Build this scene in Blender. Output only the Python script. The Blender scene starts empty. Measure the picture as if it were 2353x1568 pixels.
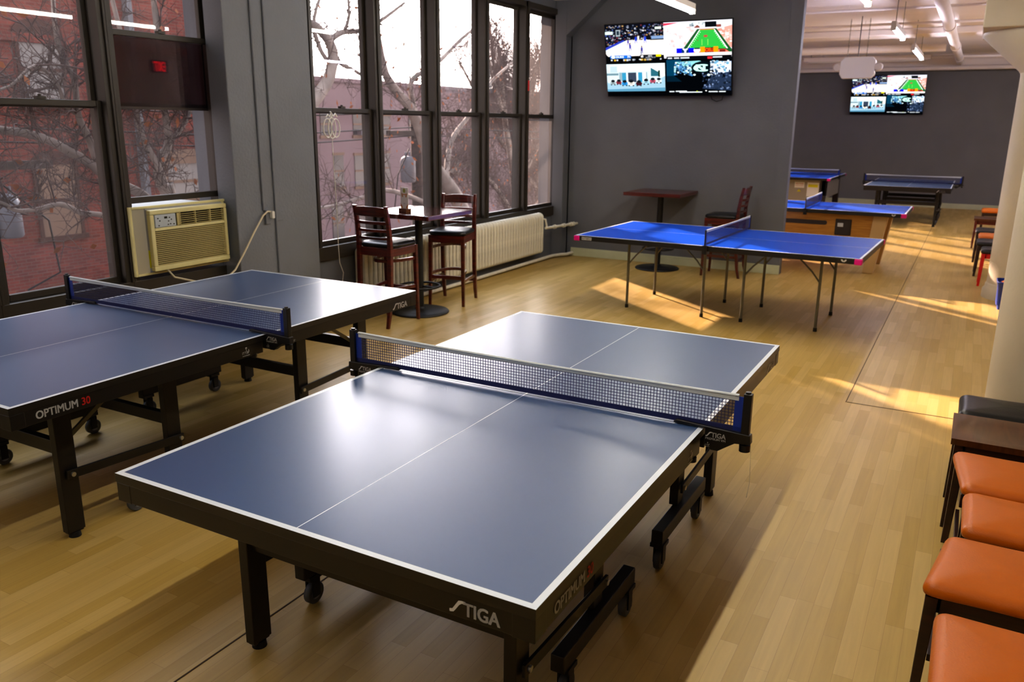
import bpy, math, random
from mathutils import Vector, Matrix
S = bpy.context.scene
COL = S.collection
PI = math.pi
V3 = Vector

# ------------------------------------------------------------------ materials
def lin(c):
    if isinstance(c, str):
        c = c.lstrip('#'); c = [int(c[i:i+2], 16)/255 for i in (0, 2, 4)]
        c = [x/12.92 if x <= .04045 else ((x+.055)/1.055)**2.4 for x in c]
    return (c[0], c[1], c[2], 1)

def newmat(name):
    m = bpy.data.materials.new(name); m.use_nodes = True
    nt = m.node_tree
    for n in list(nt.nodes): nt.nodes.remove(n)
    out = nt.nodes.new('ShaderNodeOutputMaterial')
    return m, nt, out

def N(nt, t, **k):
    n = nt.nodes.new(t)
    for a, v in k.items():
        if a.startswith('i_'):
            key = a[2:]; key = int(key) if key.isdigit() else key.replace('_', ' ')
            n.inputs[key].default_value = v
        else: setattr(n, a, v)
    return n

def pbr(name, color, rough=.5, metal=0, var=0, vscale=8, bump=0, bscale=60, coat=0, spec=.5, stretch=None):
    m, nt, out = newmat(name); L = nt.links.new
    b = N(nt, 'ShaderNodeBsdfPrincipled')
    b.inputs['Base Color'].default_value = lin(color)
    b.inputs['Roughness'].default_value = rough
    b.inputs['Metallic'].default_value = metal
    b.inputs['Coat Weight'].default_value = coat
    b.inputs['Specular IOR Level'].default_value = spec
    L(b.outputs[0], out.inputs[0])
    tc = N(nt, 'ShaderNodeTexCoord')
    src = tc.outputs['Object']
    if stretch:
        mp = N(nt, 'ShaderNodeMapping'); mp.inputs['Scale'].default_value = stretch
        L(src, mp.inputs[0]); src = mp.outputs[0]
    if var:
        nz = N(nt, 'ShaderNodeTexNoise'); nz.inputs['Scale'].default_value = vscale; nz.inputs['Detail'].default_value = 5
        L(src, nz.inputs['Vector'])
        mr = N(nt, 'ShaderNodeMapRange'); mr.inputs['From Min'].default_value = .3; mr.inputs['From Max'].default_value = .7
        mr.inputs['To Min'].default_value = 1-var; mr.inputs['To Max'].default_value = 1+var
        L(nz.outputs[0], mr.inputs[0])
        mx = N(nt, 'ShaderNodeVectorMath', operation='SCALE'); mx.inputs[0].default_value = lin(color)[:3]
        L(mr.outputs[0], mx.inputs['Scale']); L(mx.outputs[0], b.inputs['Base Color'])
    if bump:
        nb = N(nt, 'ShaderNodeTexNoise'); nb.inputs['Scale'].default_value = bscale; nb.inputs['Detail'].default_value = 3
        L(src, nb.inputs['Vector'])
        bp = N(nt, 'ShaderNodeBump'); bp.inputs['Strength'].default_value = bump; bp.inputs['Distance'].default_value = .01
        L(nb.outputs[0], bp.inputs['Height']); L(bp.outputs[0], b.inputs['Normal'])
    return m

def emit(name, color, strength):
    m, nt, out = newmat(name)
    e = N(nt, 'ShaderNodeEmission'); e.inputs[0].default_value = lin(color); e.inputs[1].default_value = strength
    nt.links.new(e.outputs[0], out.inputs[0]); return m

def glassmat(name, tint, refl0=.05, refl1=.7, glare_haze=.035):
    m, nt, out = newmat(name); L = nt.links.new
    lw = N(nt, 'ShaderNodeLayerWeight'); lw.inputs[0].default_value = .5
    p = N(nt, 'ShaderNodeMath', operation='POWER'); p.inputs[1].default_value = 4
    L(lw.outputs['Facing'], p.inputs[0])
    mr = N(nt, 'ShaderNodeMapRange'); mr.inputs['To Min'].default_value = refl0; mr.inputs['To Max'].default_value = refl1
    L(p.outputs[0], mr.inputs[0])
    t = N(nt, 'ShaderNodeBsdfTransparent'); t.inputs[0].default_value = (*tint, 1)
    g = N(nt, 'ShaderNodeBsdfGlossy'); g.inputs['Roughness'].default_value = .01
    d = N(nt, 'ShaderNodeBsdfTranslucent'); d.inputs[0].default_value = (1, .93, .92, 1)
    du = N(nt, 'ShaderNodeMixShader'); du.inputs[0].default_value = glare_haze  # pinkish translucent share puts a glare haze over the panes
    L(t.outputs[0], du.inputs[1]); L(d.outputs[0], du.inputs[2])
    mx = N(nt, 'ShaderNodeMixShader')
    L(mr.outputs[0], mx.inputs[0]); L(du.outputs[0], mx.inputs[1]); L(g.outputs[0], mx.inputs[2]); L(mx.outputs[0], out.inputs[0])
    return m

def floormat():
    m, nt, out = newmat('laminate_oak'); L = nt.links.new
    b = N(nt, 'ShaderNodeBsdfPrincipled')
    tc = N(nt, 'ShaderNodeTexCoord'); sp = N(nt, 'ShaderNodeSeparateXYZ'); L(tc.outputs['Object'], sp.inputs[0])
    cb = N(nt, 'ShaderNodeCombineXYZ'); L(sp.outputs[1], cb.inputs[0]); L(sp.outputs[0], cb.inputs[1])
    bk = N(nt, 'ShaderNodeTexBrick'); bk.offset = .37; bk.offset_frequency = 2; bk.squash = 1.3; bk.squash_frequency = 3
    bk.inputs['Scale'].default_value = 1; bk.inputs['Brick Width'].default_value = .52; bk.inputs['Row Height'].default_value = .066
    bk.inputs['Mortar Size'].default_value = .0004; bk.inputs['Mortar Smooth'].default_value = .3; bk.inputs['Bias'].default_value = 0
    bk.inputs['Color1'].default_value = lin('#C6AA6A'); bk.inputs['Color2'].default_value = lin('#B3964F'); bk.inputs['Mortar'].default_value = lin('#8a6b3e')
    L(cb.outputs[0], bk.inputs['Vector'])
    mp = N(nt, 'ShaderNodeMapping'); mp.inputs['Scale'].default_value = (2.2, 45, 1); L(cb.outputs[0], mp.inputs[0])
    nz = N(nt, 'ShaderNodeTexNoise'); nz.inputs['Scale'].default_value = 1; nz.inputs['Detail'].default_value = 6; nz.inputs['Distortion'].default_value = .6
    L(mp.outputs[0], nz.inputs['Vector'])
    mr = N(nt, 'ShaderNodeMapRange'); mr.inputs['From Min'].default_value = .3; mr.inputs['From Max'].default_value = .7
    mr.inputs['To Min'].default_value = .93; mr.inputs['To Max'].default_value = 1.05; L(nz.outputs[0], mr.inputs[0])
    mx = N(nt, 'ShaderNodeVectorMath', operation='SCALE'); L(bk.outputs[0], mx.inputs[0]); L(mr.outputs[0], mx.inputs['Scale'])
    L(mx.outputs[0], b.inputs['Base Color'])
    b.inputs['Roughness'].default_value = .38
    b.inputs['Specular IOR Level'].default_value = .4
    bp = N(nt, 'ShaderNodeBump'); bp.inputs['Strength'].default_value = .06; bp.inputs['Distance'].default_value = .003
    L(nz.outputs[0], bp.inputs['Height']); L(bp.outputs[0], b.inputs['Normal'])
    L(b.outputs[0], out.inputs[0]); return m

def brickmat(name, c1, c2, mortar, scale=1., axis='yz'):
    m, nt, out = newmat(name); L = nt.links.new
    b = N(nt, 'ShaderNodeBsdfPrincipled'); b.inputs['Roughness'].default_value = .9
    tc = N(nt, 'ShaderNodeTexCoord'); sp = N(nt, 'ShaderNodeSeparateXYZ'); L(tc.outputs['Object'], sp.inputs[0])
    cb = N(nt, 'ShaderNodeCombineXYZ')
    ad = N(nt, 'ShaderNodeMath', operation='ADD'); L(sp.outputs[0], ad.inputs[0]); L(sp.outputs[1], ad.inputs[1])
    L(ad.outputs[0], cb.inputs[0]); L(sp.outputs[2], cb.inputs[1])
    bk = N(nt, 'ShaderNodeTexBrick'); bk.inputs['Scale'].default_value = scale
    bk.inputs['Brick Width'].default_value = .24; bk.inputs['Row Height'].default_value = .08; bk.inputs['Mortar Size'].default_value = .008
    bk.inputs['Color1'].default_value = lin(c1); bk.inputs['Color2'].default_value = lin(c2); bk.inputs['Mortar'].default_value = lin(mortar)
    L(cb.outputs[0], bk.inputs['Vector'])
    nz = N(nt, 'ShaderNodeTexNoise'); nz.inputs['Scale'].default_value = 1.2; nz.inputs['Detail'].default_value = 6; L(tc.outputs['Object'], nz.inputs['Vector'])
    mr = N(nt, 'ShaderNodeMapRange'); mr.inputs['From Min'].default_value = .3; mr.inputs['From Max'].default_value = .7
    mr.inputs['To Min'].default_value = .75; mr.inputs['To Max'].default_value = 1.2; L(nz.outputs[0], mr.inputs[0])
    mx = N(nt, 'ShaderNodeVectorMath', operation='SCALE'); L(bk.outputs[0], mx.inputs[0]); L(mr.outputs[0], mx.inputs['Scale'])
    L(mx.outputs[0], b.inputs['Base Color']); L(b.outputs[0], out.inputs[0]); return m

def woodmat(name, c1, c2, rough=.35, coat=.3, scale=(2, 2, 25)):
    m, nt, out = newmat(name); L = nt.links.new
    b = N(nt, 'ShaderNodeBsdfPrincipled'); b.inputs['Roughness'].default_value = rough; b.inputs['Coat Weight'].default_value = coat
    b.inputs['Coat Roughness'].default_value = .15
    tc = N(nt, 'ShaderNodeTexCoord'); mp = N(nt, 'ShaderNodeMapping'); mp.inputs['Scale'].default_value = scale
    L(tc.outputs['Object'], mp.inputs[0])
    nz = N(nt, 'ShaderNodeTexNoise'); nz.inputs['Scale'].default_value = 1.6; nz.inputs['Detail'].default_value = 5; nz.inputs['Distortion'].default_value = 1
    L(mp.outputs[0], nz.inputs['Vector'])
    cr = N(nt, 'ShaderNodeValToRGB'); cr.color_ramp.elements[0].color = lin(c1); cr.color_ramp.elements[1].color = lin(c2)
    cr.color_ramp.elements[0].position = .35; cr.color_ramp.elements[1].position = .68
    L(nz.outputs[0], cr.inputs[0]); L(cr.outputs[0], b.inputs['Base Color']); L(b.outputs[0], out.inputs[0]); return m

def attrmat(name, strength):
    m, nt, out = newmat(name); L = nt.links.new
    a = N(nt, 'ShaderNodeAttribute', attribute_name='Col'); e = N(nt, 'ShaderNodeEmission'); e.inputs[1].default_value = strength
    L(a.outputs['Color'], e.inputs[0]); L(e.outputs[0], out.inputs[0]); return m

def attrpaint(name):
    m, nt, out = newmat(name); L = nt.links.new
    a = N(nt, 'ShaderNodeAttribute', attribute_name='Col'); b = N(nt, 'ShaderNodeBsdfPrincipled'); b.inputs['Roughness'].default_value = .4
    L(a.outputs['Color'], b.inputs['Base Color']); L(b.outputs[0], out.inputs[0]); return m

M = {}
M['floor'] = floormat()
M['wall'] = pbr('grey_wall_paint', '#6A6D74', .62, var=.05, vscale=2.5, bump=.25, bscale=45)
M['wall_far'] = pbr('dark_grey_wall_paint', '#727476', .6, var=.05, vscale=2, bump=.2, bscale=45)
M['pier'] = pbr('window_lit_wall_paint', '#73777F', .6, var=.05, vscale=2.5, bump=.3, bscale=45)  # wall grey made lighter and bluer: window light put into the colour
M['cream'] = pbr('cream_paint', '#CCC2AC', .5, var=.05, vscale=2, bump=.15, bscale=25)
M['ceil'] = pbr('beige_ceiling_paint', '#ECE4DE', .8, var=.05, vscale=1)
M['base'] = pbr('pale_green_trim_paint', '#C9CDAE', .5, var=.04)
M['frame'] = pbr('dark_bronze_frame', '#332E27', .45, var=.08, vscale=6)
M['seam'] = pbr('seam_dark', '#4a3a22', .8)
M['glass'] = glassmat('window_glass', (.95, .92, .93))
M['film'] = glassmat('dark_tinted_film', (.10, .05, .055), .055, .6, .0)
M['steel'] = pbr('black_powder_coat', '#120f0c', .42, var=.1, vscale=4)
M['board_edge'] = pbr('black_edge_band', '#1b1814', .4)
M['t_blue'] = pbr('matt_blue_table_surface', '#33527F', .44, var=.03, vscale=3, spec=.75, coat=.65)
M['t_blue'].node_tree.nodes['Principled BSDF'].inputs['Coat Roughness'].default_value = .27
M['t_white'] = pbr('white_line_paint', '#E4EEF8', .35)
M['b_blue'] = pbr('bright_blue_table_surface', '#0A52D2', .25, var=.03, vscale=3, spec=.4)
M['pink'] = pbr('magenta_plastic', '#E8108F', .4)
M['rubber'] = pbr('black_rubber', '#0d0d0d', .7)
M['tyre'] = pbr('grey_caster_tyre', '#4a4d52', .5)
M['net'] = pbr('navy_net_cord', '#1B2458', .7)
M['netblue'] = pbr('blue_net_band', '#12338F', .6)
M['tape'] = pbr('white_net_tape', '#CBD3D6', .6)
M['plastic'] = pbr('black_plastic', '#101113', .38)
M['logo'] = pbr('white_print', '#C9CACA', .5)
M['logo_red'] = pbr('red_print', '#C52A24', .5)
M['chrome'] = pbr('brushed_metal', '#B9B9B5', .3, .9)
M['zinc'] = pbr('greenish_grey_tube_metal', '#6E6B5C', .4, .5)
M['mahog'] = woodmat('mahogany_stain', '#3A0F0A', '#641F15', .3, .5)
M['mahog_top'] = woodmat('mahogany_table_top', '#3A130E', '#5A2016', .08, .6, (20, 2, 2))
M['vinyl'] = pbr('black_vinyl', '#15171B', .33, bump=.1, bscale=120)
M['orange'] = pbr('orange_vinyl', '#C46806', .42, bump=.12, bscale=160, var=.04)
M['dkwood'] = woodmat('dark_brown_wood', '#1d0c0a', '#331711', .35, .2)
M['saddle'] = woodmat('brown_saddle_wood', '#4A2A14', '#5f391d', .3, .4, (20, 2, 2))
M['redpaint'] = pbr('red_enamel', '#D11A1A', .35)
M['iron'] = pbr('black_cast_iron', '#141516', .5, bump=.1)
M['radiator'] = pbr('chipped_cream_radiator', '#E0DCCB', .5, var=.1, vscale=14, bump=.3, bscale=30)
M['ac'] = pbr('aged_cream_plastic', '#D8CF98', .45, var=.05)
M['ac_dark'] = pbr('dark_vent_inside', '#2a2617', .8)
M['ac_slat_shade'] = pbr('tan_slats_and_fold_shade', '#B3A670', .5)  # grille slats, and the shaded fold faces of the pleated panel
M['ac_panel'] = pbr('pale_control_panel', '#B9C1C4', .4)
M['ac_grey'] = pbr('grey_seal_strip', '#A9AAA8', .5)
M['accord'] = pbr('cream_pleated_vinyl', '#F2EDE0', .55)
M['yellow'] = pbr('yellow_sticker', '#D6D016', .5)
M['cord'] = pbr('cream_cable', '#D9CFB2', .5)
M['white'] = pbr('white_plastic', '#E4E2DA', .4)
M['neon'] = pbr('milky_tube', '#E6E4DC', .4)
M['poolwood'] = woodmat('golden_oak_laminate', '#A87434', '#C08C42', .35, .2, (2, 25, 25))
M['poolbeige'] = pbr('tan_trim', '#C7A877', .45)
M['poolgrey'] = pbr('grey_metal_cabinet', '#9A9385', .45, .2)
M['pooldark'] = pbr('dark_brown_metal', '#2E2320', .5)
M['tube'] = emit('fluorescent_tube', (1., .95, .86), 66)
M['tube_far'] = emit('violet_white_tube', (.86, .82, 1.), 85)
M['housing'] = pbr('lamp_housing', '#CFC9BE', .5)
M['exit'] = emit('exit_red', (1, .02, .03), 4)
M['screen'] = attrmat('tv_picture', 1.25)
M['print'] = attrpaint('printed_card')
M['brick'] = brickmat('red_brick', '#7C3E35', '#64302A', '#70534B')
M['pinkwall'] = pbr('pink_stucco', '#85747a', .9, var=.10, vscale=.4)
M['darkwin'] = pbr('dark_pane', '#3c3a40', .15)
M['palewin'] = pbr('pale_blind_pane', '#7d7b7b', .3)
M['stone'] = pbr('tan_stone', '#7d685a', .8)
M['bark'] = pbr('pale_mottled_bark', '#A59A92', .9, var=.35, vscale=3)
M['bark_dark'] = pbr('dark_twig_bark', '#5c4d49', .9, var=.2, vscale=3)
M['leaf'] = pbr('orange_brown_leaf', '#9C5A2C', .8, var=.3, vscale=1)
M['lintel'] = pbr('dark_brick_lintel', '#4a322d', .85, var=.1)
M['pole'] = pbr('weathered_pole', '#4C4440', .9, var=.2)
M['can'] = pbr('grey_transformer_paint', '#7d808a', .5)
M['street'] = pbr('asphalt', '#5b5656', .9, var=.1, vscale=1)
M['concrete'] = pbr('grey_exterior_concrete', '#6c6e74', .85, var=.1, vscale=2)
M['outwall'] = pbr('outer_plain_paint', '#B3A999', .8)

# ------------------------------------------------------------------ mesh builder
class MB:
    def __init__(s): s.v = []; s.f = []; s.mi = []; s.sm = []; s.cl = []
    def add(s, vs, fs, m=0, smooth=False, col=None):
        o = len(s.v); s.v += [tuple(p) for p in vs]
        for f in fs: s.f.append([i+o for i in f]); s.mi.append(m); s.sm.append(smooth); s.cl.append(col)
        return s
    def box(s, x0, x1, y0, y1, z0, z1, m=0, T=None):
        vs = [V3((x, y, z)) for x in (x0, x1) for y in (y0, y1) for z in (z0, z1)]
        if T is not None: vs = [T @ p for p in vs]
        return s.add(vs, [(0, 1, 3, 2), (4, 6, 7, 5), (0, 4, 5, 1), (2, 3, 7, 6), (0, 2, 6, 4), (1, 5, 7, 3)], m)
    def bar(s, p, q, w, h, m=0, up=(0, 0, 1)):
        p, q = V3(p), V3(q); d = (q-p); L = d.length; d.normalize(); u = V3(up)
        sd = d.cross(u)
        if sd.length < 1e-4: sd = d.cross(V3((0, 1, 0)))
        sd.normalize(); u2 = sd.cross(d)
        vs = [c + a*sd*w/2 + b*u2*h/2 for c in (p, q) for a in (-1, 1) for b in (-1, 1)]
        return s.add(vs, [(0, 1, 3, 2), (4, 6, 7, 5), (0, 4, 5, 1), (2, 3, 7, 6), (0, 2, 6, 4), (1, 5, 7, 3)], m)
    def tube(s, pts, r, seg=8, m=0, closed=False, cap=True, flat=1.0):
        pts = [V3(p) for p in pts]; n = len(pts); rs = r if isinstance(r, (list, tuple)) else [r]*n
        T = []
        for i in range(n):
            if closed: d = pts[(i+1) % n]-pts[i-1]
            else: d = pts[min(i+1, n-1)]-pts[max(i-1, 0)]
            T.append(d.normalized() if d.length > 1e-9 else V3((0, 0, 1)))
        a = V3((0, 0, 1)) if abs(T[0].z) < .9 else V3((0, 1, 0))
        nrm = (a - T[0]*a.dot(T[0])).normalized(); vs = []
        for i in range(n):
            nrm = (nrm - T[i]*nrm.dot(T[i]))
            if nrm.length < 1e-6: nrm = T[i].orthogonal()
            nrm.normalize(); b = T[i].cross(nrm)
            for k in range(seg):
                an = 2*PI*k/seg
                vs.append(pts[i] + (nrm*math.cos(an)*flat + b*math.sin(an))*rs[i])
        fs = []
        for i in range(n if closed else n-1):
            j = (i+1) % n
            for k in range(seg):
                l = (k+1) % seg; fs.append((i*seg+k, i*seg+l, j*seg+l, j*seg+k))
        s.add(vs, fs, m, True)
        if cap and not closed:
            s.add(vs[:seg], [tuple(reversed(range(seg)))], m); s.add(vs[-seg:], [tuple(range(seg))], m)
        return s
    def cyl(s, p, q, r0, r1=None, seg=16, m=0):
        return s.tube([p, q], [r0, r0 if r1 is None else r1], seg, m)
    def lathe(s, prof, c=(0, 0, 0), seg=32, m=0):
        vs = []; n = len(prof); c = V3(c)
        for r, z in prof:
            for k in range(seg):
                a = 2*PI*k/seg; vs.append(c + V3((r*math.cos(a), r*math.sin(a), z)))
        fs = [(i*seg+k, i*seg+(k+1) % seg, (i+1)*seg+(k+1) % seg, (i+1)*seg+k) for i in range(n-1) for k in range(seg)]
        s.add(vs, fs, m, True)
        s.add(vs[:seg], [tuple(reversed(range(seg)))], m); s.add(vs[-seg:], [tuple(range(seg))], m)
        return s
    def prism(s, poly, a, b, fn, m=0, col=None):
        n = len(poly); vs = [fn(x, y, a) for x, y in poly] + [fn(x, y, b) for x, y in poly]
        fs = [tuple(reversed(range(n))), tuple(range(n, 2*n))] + [(i, (i+1) % n, n+(i+1) % n, n+i) for i in range(n)]
        return s.add(vs, fs, m, False, col)
    def loft(s, rings, m=0, smooth=True, cap0=True, cap1=True):
        k = len(rings[0]); vs = [p for r in rings for p in r]
        fs = [(i*k+j, i*k+(j+1) % k, (i+1)*k+(j+1) % k, (i+1)*k+j) for i in range(len(rings)-1) for j in range(k)]
        s.add(vs, fs, m, smooth)
        if cap0: s.add(rings[0], [tuple(reversed(range(k)))], m, smooth)
        if cap1: s.add(rings[-1], [tuple(range(k))], m, smooth)
        return s
    def mesh(s, name, mats):
        me = bpy.data.meshes.new(name); me.from_pydata(s.v, [], s.f)
        for mm in (mats if isinstance(mats, (list, tuple)) else [mats]): me.materials.append(mm)
        for p, mi, sm in zip(me.polygons, s.mi, s.sm): p.material_index = mi; p.use_smooth = sm
        if any(c is not None for c in s.cl):
            at = me.color_attributes.new('Col', 'FLOAT_COLOR', 'CORNER')
            for p, c in zip(me.polygons, s.cl):
                cc = lin(c) if c is not None else (0, 0, 0, 1)
                for li in p.loop_indices: at.data[li].color = cc
        me.update(); return me
    def build(s, name, mats, parent=None, loc=None, rotz=0, bevel=0, seg=2):
        me = s.mesh(name, mats); o = bpy.data.objects.new(name, me); COL.objects.link(o)
        if parent is not None: o.parent = parent
        if loc is not None: o.location = loc
        o.rotation_euler.z = rotz
        if bevel:
            b = o.modifiers.new('Bevel', 'BEVEL'); b.width = bevel; b.segments = seg; b.limit_method = 'ANGLE'; b.angle_limit = .6
        return o

def rrect(w, d, r, n=5, cx=0, cy=0):
    pts = []
    for sx, sy, a0 in ((1, 1, 0), (-1, 1, 90), (-1, -1, 180), (1, -1, 270)):
        for i in range(n+1):
            a = math.radians(a0+90*i/n)
            pts.append((cx+sx*(w/2-r)+r*math.cos(a), cy+sy*(d/2-r)+r*math.sin(a)))
    return pts

def cushion(outline, z0, h, edge, crown=.0, T=None):
    """upholstered pad: rounded edge lofted from an outline that shrinks as it rises"""
    cx = sum(p[0] for p in outline)/len(outline); cy = sum(p[1] for p in outline)/len(outline)
    rings = []
    def ring(inset, z):
        r = []
        for x, y in outline:
            d = math.hypot(x-cx, y-cy); k = max(0, (d-inset)/d); r.append(V3((cx+(x-cx)*k, cy+(y-cy)*k, z)))
        return r
    rings.append(ring(edge*.5, z0)); rings.append(ring(edge*.1, z0+h*.15)); rings.append(ring(0, z0+h*.4))
    for i in range(1, 6):
        a = PI/2*i/5; rings.append(ring(edge*(1-math.cos(a)), z0+h*.4+(h*.6)*math.sin(a)))
    for f, c in ((.75, .55), (.45, .85), (.15, 1)):
        rings.append([V3((cx+(x-cx)*f*(1-edge/max(.05, math.hypot(x-cx, y-cy))), cy+(y-cy)*f*(1-edge/max(.05, math.hypot(x-cx, y-cy))), z0+h+crown*c)) for x, y in outline])
    mb = MB(); mb.loft(rings, smooth=True)
    return mb

# text as geometry -------------------------------------------------
_tc = {}
def textgeo(body, bold=0.0, shear=0.0, space=1.0):
    key = (body, bold, shear, space)
    if key in _tc: return _tc[key]
    cu = bpy.data.curves.new('t', 'FONT'); cu.body = body; cu.size = 1; cu.offset = bold; cu.shear = shear; cu.space_character = space
    cu.resolution_u = 3; cu.fill_mode = 'FRONT'
    o = bpy.data.objects.new('t', cu); COL.objects.link(o)
    dg = bpy.context.evaluated_depsgraph_get(); dg.update()
    me = bpy.data.meshes.new_from_object(o.evaluated_get(dg))
    vs = [tuple(v.co) for v in me.vertices]; fs = [tuple(p.vertices) for p in me.polygons]
    bpy.data.objects.remove(o); bpy.data.curves.remove(cu); bpy.data.meshes.remove(me)
    if vs:
        x0 = min(v[0] for v in vs); x1 = max(v[0] for v in vs); y0 = min(v[1] for v in vs); y1 = max(v[1] for v in vs)
        vs = [((x-x0)/(x1-x0), (y-y0)/(y1-y0)) for x, y, z in vs]
    _tc[key] = (vs, fs); return vs, fs

def put_text(mb, body, x0, x1, y0, y1, fn, m=0, bold=.0, shear=0., col=None):
    """lettering stretched into the rectangle x0..x1, y0..y1; fn maps (x, y) to 3-D"""
    vs, fs = textgeo(body, 0, shear)
    w = bold*(y1-y0)*1.3          # heavier strokes: the word repeated a hair's breadth to either side
    for dx, dy in (((0, 0),) if bold < .004 else ((-w, -w*.6), (w, -w*.6), (w, w*.6), (-w, w*.6))):
        mb.add([fn(x0+(x1-x0)*x+dx, y0+(y1-y0)*y+dy) for x, y in vs], fs, m, False, col)

# object helpers ---------------------------------------------------
def tag(o, label, cat, group=None):
    o['label'] = label; o['category'] = cat
    if group: o['group'] = group
    return o
def thing(name, label, cat, loc=(0, 0, 0), rotz=0, group=None):
    o = bpy.data.objects.new(name, None); COL.objects.link(o); o.empty_display_size = .1
    o.location = loc; o.rotation_euler.z = rotz
    return tag(o, label, cat, group)
def struct(o):
    o['kind'] = 'structure'; return o
KIDS = {}
def copy_tree(o, parent=None):
    c = o.copy(); COL.objects.link(c)
    if parent is not None: c.parent = parent
    for ch in [x for x in bpy.data.objects if x.parent == o]: copy_tree(ch, c)
    return c

# ================================================================== CAMERA
cam = bpy.data.cameras.new('camera'); co = bpy.data.objects.new('camera', cam); COL.objects.link(co)
cam.sensor_width = 36; cam.lens = 28.59
pitch, roll, yaw = .2615, .0102, math.radians(29.0)
fw = V3((0, math.cos(pitch), -math.sin(pitch))); up = V3((0, math.sin(pitch), math.cos(pitch))); rt = V3((1, 0, 0))
Rv = math.cos(roll)*rt + math.sin(roll)*up; Uv = -math.sin(roll)*rt + math.cos(roll)*up
rz = Matrix.Rotation(yaw, 3, 'Z')
Rv, Uv, Fv = rz @ Rv, rz @ Uv, rz @ fw
co.matrix_world = Matrix(((Rv.x, Uv.x, -Fv.x, 0), (Rv.y, Uv.y, -Fv.y, 0), (Rv.z, Uv.z, -Fv.z, 1.8576), (0, 0, 0, 1)))
cam.dof.use_dof = True; cam.dof.focus_distance = 2.9; cam.dof.aperture_fstop = 5.0
cam.clip_end = 300
S.camera = co

# ================================================================== ROOM SHELL
WX = -5.25           # inner face of the window wall
CEIL = 3.47
YB, YF = -3.5, 22.2  # wall behind the camera, far wall
XR = 4.5
struct(MB().box(WX-.35, XR+.2, YB-.2, YF+.2, -.2, 0).build('floor', M['floor']))
struct(MB().box(WX-.55, XR+.2, YB-.2, YF+.2, CEIL, CEIL+.25).build('ceiling', M['ceil']))
struct(MB().box(WX-.5, XR+.2, YF, YF+.2, 0, CEIL).build('wall_far', M['wall_far']))
struct(MB().box(XR, XR+.2, YB, YF, 0, CEIL).build('wall_right', M['outwall']))
struct(MB().box(WX-.5, XR+.2, YB-.2, YB, 0, CEIL).build('wall_behind', M['outwall']))
struct(MB().box(-5.25, -2.035, 10.77, 10.92, 0, CEIL).build('wall_partition', M['wall']))
struct(MB().box(-2.18, -2.03, 10.762, 10.77, .0, CEIL).build('trim_1', M['wall'], bevel=.003))

# window banks: (y start, y end, panes)
banks = [(-3.3, 4.72, 8.55), (5.70, 10.84, 5), (11.75, 15.6, 4), (17.1, 22.0, 5)]
SILL, HEAD = .62, 3.36
wl = MB()
edges = [YB] + [e for a, b, n in banks for e in (a, b)] + [YF]
for i in range(0, len(edges), 2):      # solid stretches between the banks
    if edges[i+1]-edges[i] > .01: wl.box(WX-.3, WX, edges[i], edges[i+1], 0, CEIL)
for a, b, n in banks:
    wl.box(WX-.3, WX, a, b, 0, SILL-.01); wl.box(WX-.3, WX, a, b, HEAD, CEIL)
struct(wl.build('wall_left', M['wall']))
struct(MB().box(WX, -5.05, 4.60, 5.52, 0, CEIL).build('trim_2', M['pier'], bevel=.008))    # painted pier between the banks
struct(MB().box(WX, -5.06, 10.84, 10.77, 0, CEIL).box(-5.25, -5.08, 10.60, 10.77, 0, CEIL).build('trim_3', M['wall'], bevel=.006))
hn = MB(); hn.prism([(-5.08, 3.02), (-4.55, 3.47), (-5.08, 3.47)], 10.60, 10.77, lambda x, z, y: V3((x, y, z)))
struct(hn.build('trim_4', M['wall'], bevel=.004))
# exterior piers, outside the glass
struct(MB().box(-5.70, -5.56, 4.80, 5.62, -7, 4.5).box(-5.70, -5.56, 11.05, 11.7, -7, 4.5).box(-5.95, -5.56, 15.7, 17.0, -7, 4.5).box(-5.95, -5.56, -9, -3.3, -7, 4.5).build('trim_5', M['concrete']))
struct(MB().box(-5.85, -5.55, -9, 23, 3.4, 6).box(-5.85, -5.55, -9, 23, -7, .5).build('wall_outside', M['concrete']))

# baseboards
def baseb(name, boxes):
    mb = MB()
    for x0, x1, y0, y1 in boxes:
        mb.box(x0, x1, y0, y1, 0, .095)
        if abs(x1-x0) > abs(y1-y0): mb.box(x0, x1, y0+.005, y1, .095, .12)
        else: mb.box(x0, x1, y0, y1, .095, .12)
    return struct(mb.build(name, M['base'], bevel=.004))
baseb('baseboard_partition', [(-5.0, -2.03, 10.752, 10.77)])
baseb('baseboard_far', [(WX, XR, 22.18, 22.2)])
# floor seams
struct(MB().box(-.569, -.564, 5.84, 22.1, 0, .002).build('trim_6', M['seam']))
struct(MB().box(-2.156, -2.150, -2, 5.2, 0, .002).build('trim_7', M['seam']))
struct(MB().box(-.56, 1.6, 5.84, 5.846, 0, .002).build('trim_8', M['seam']))

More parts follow.
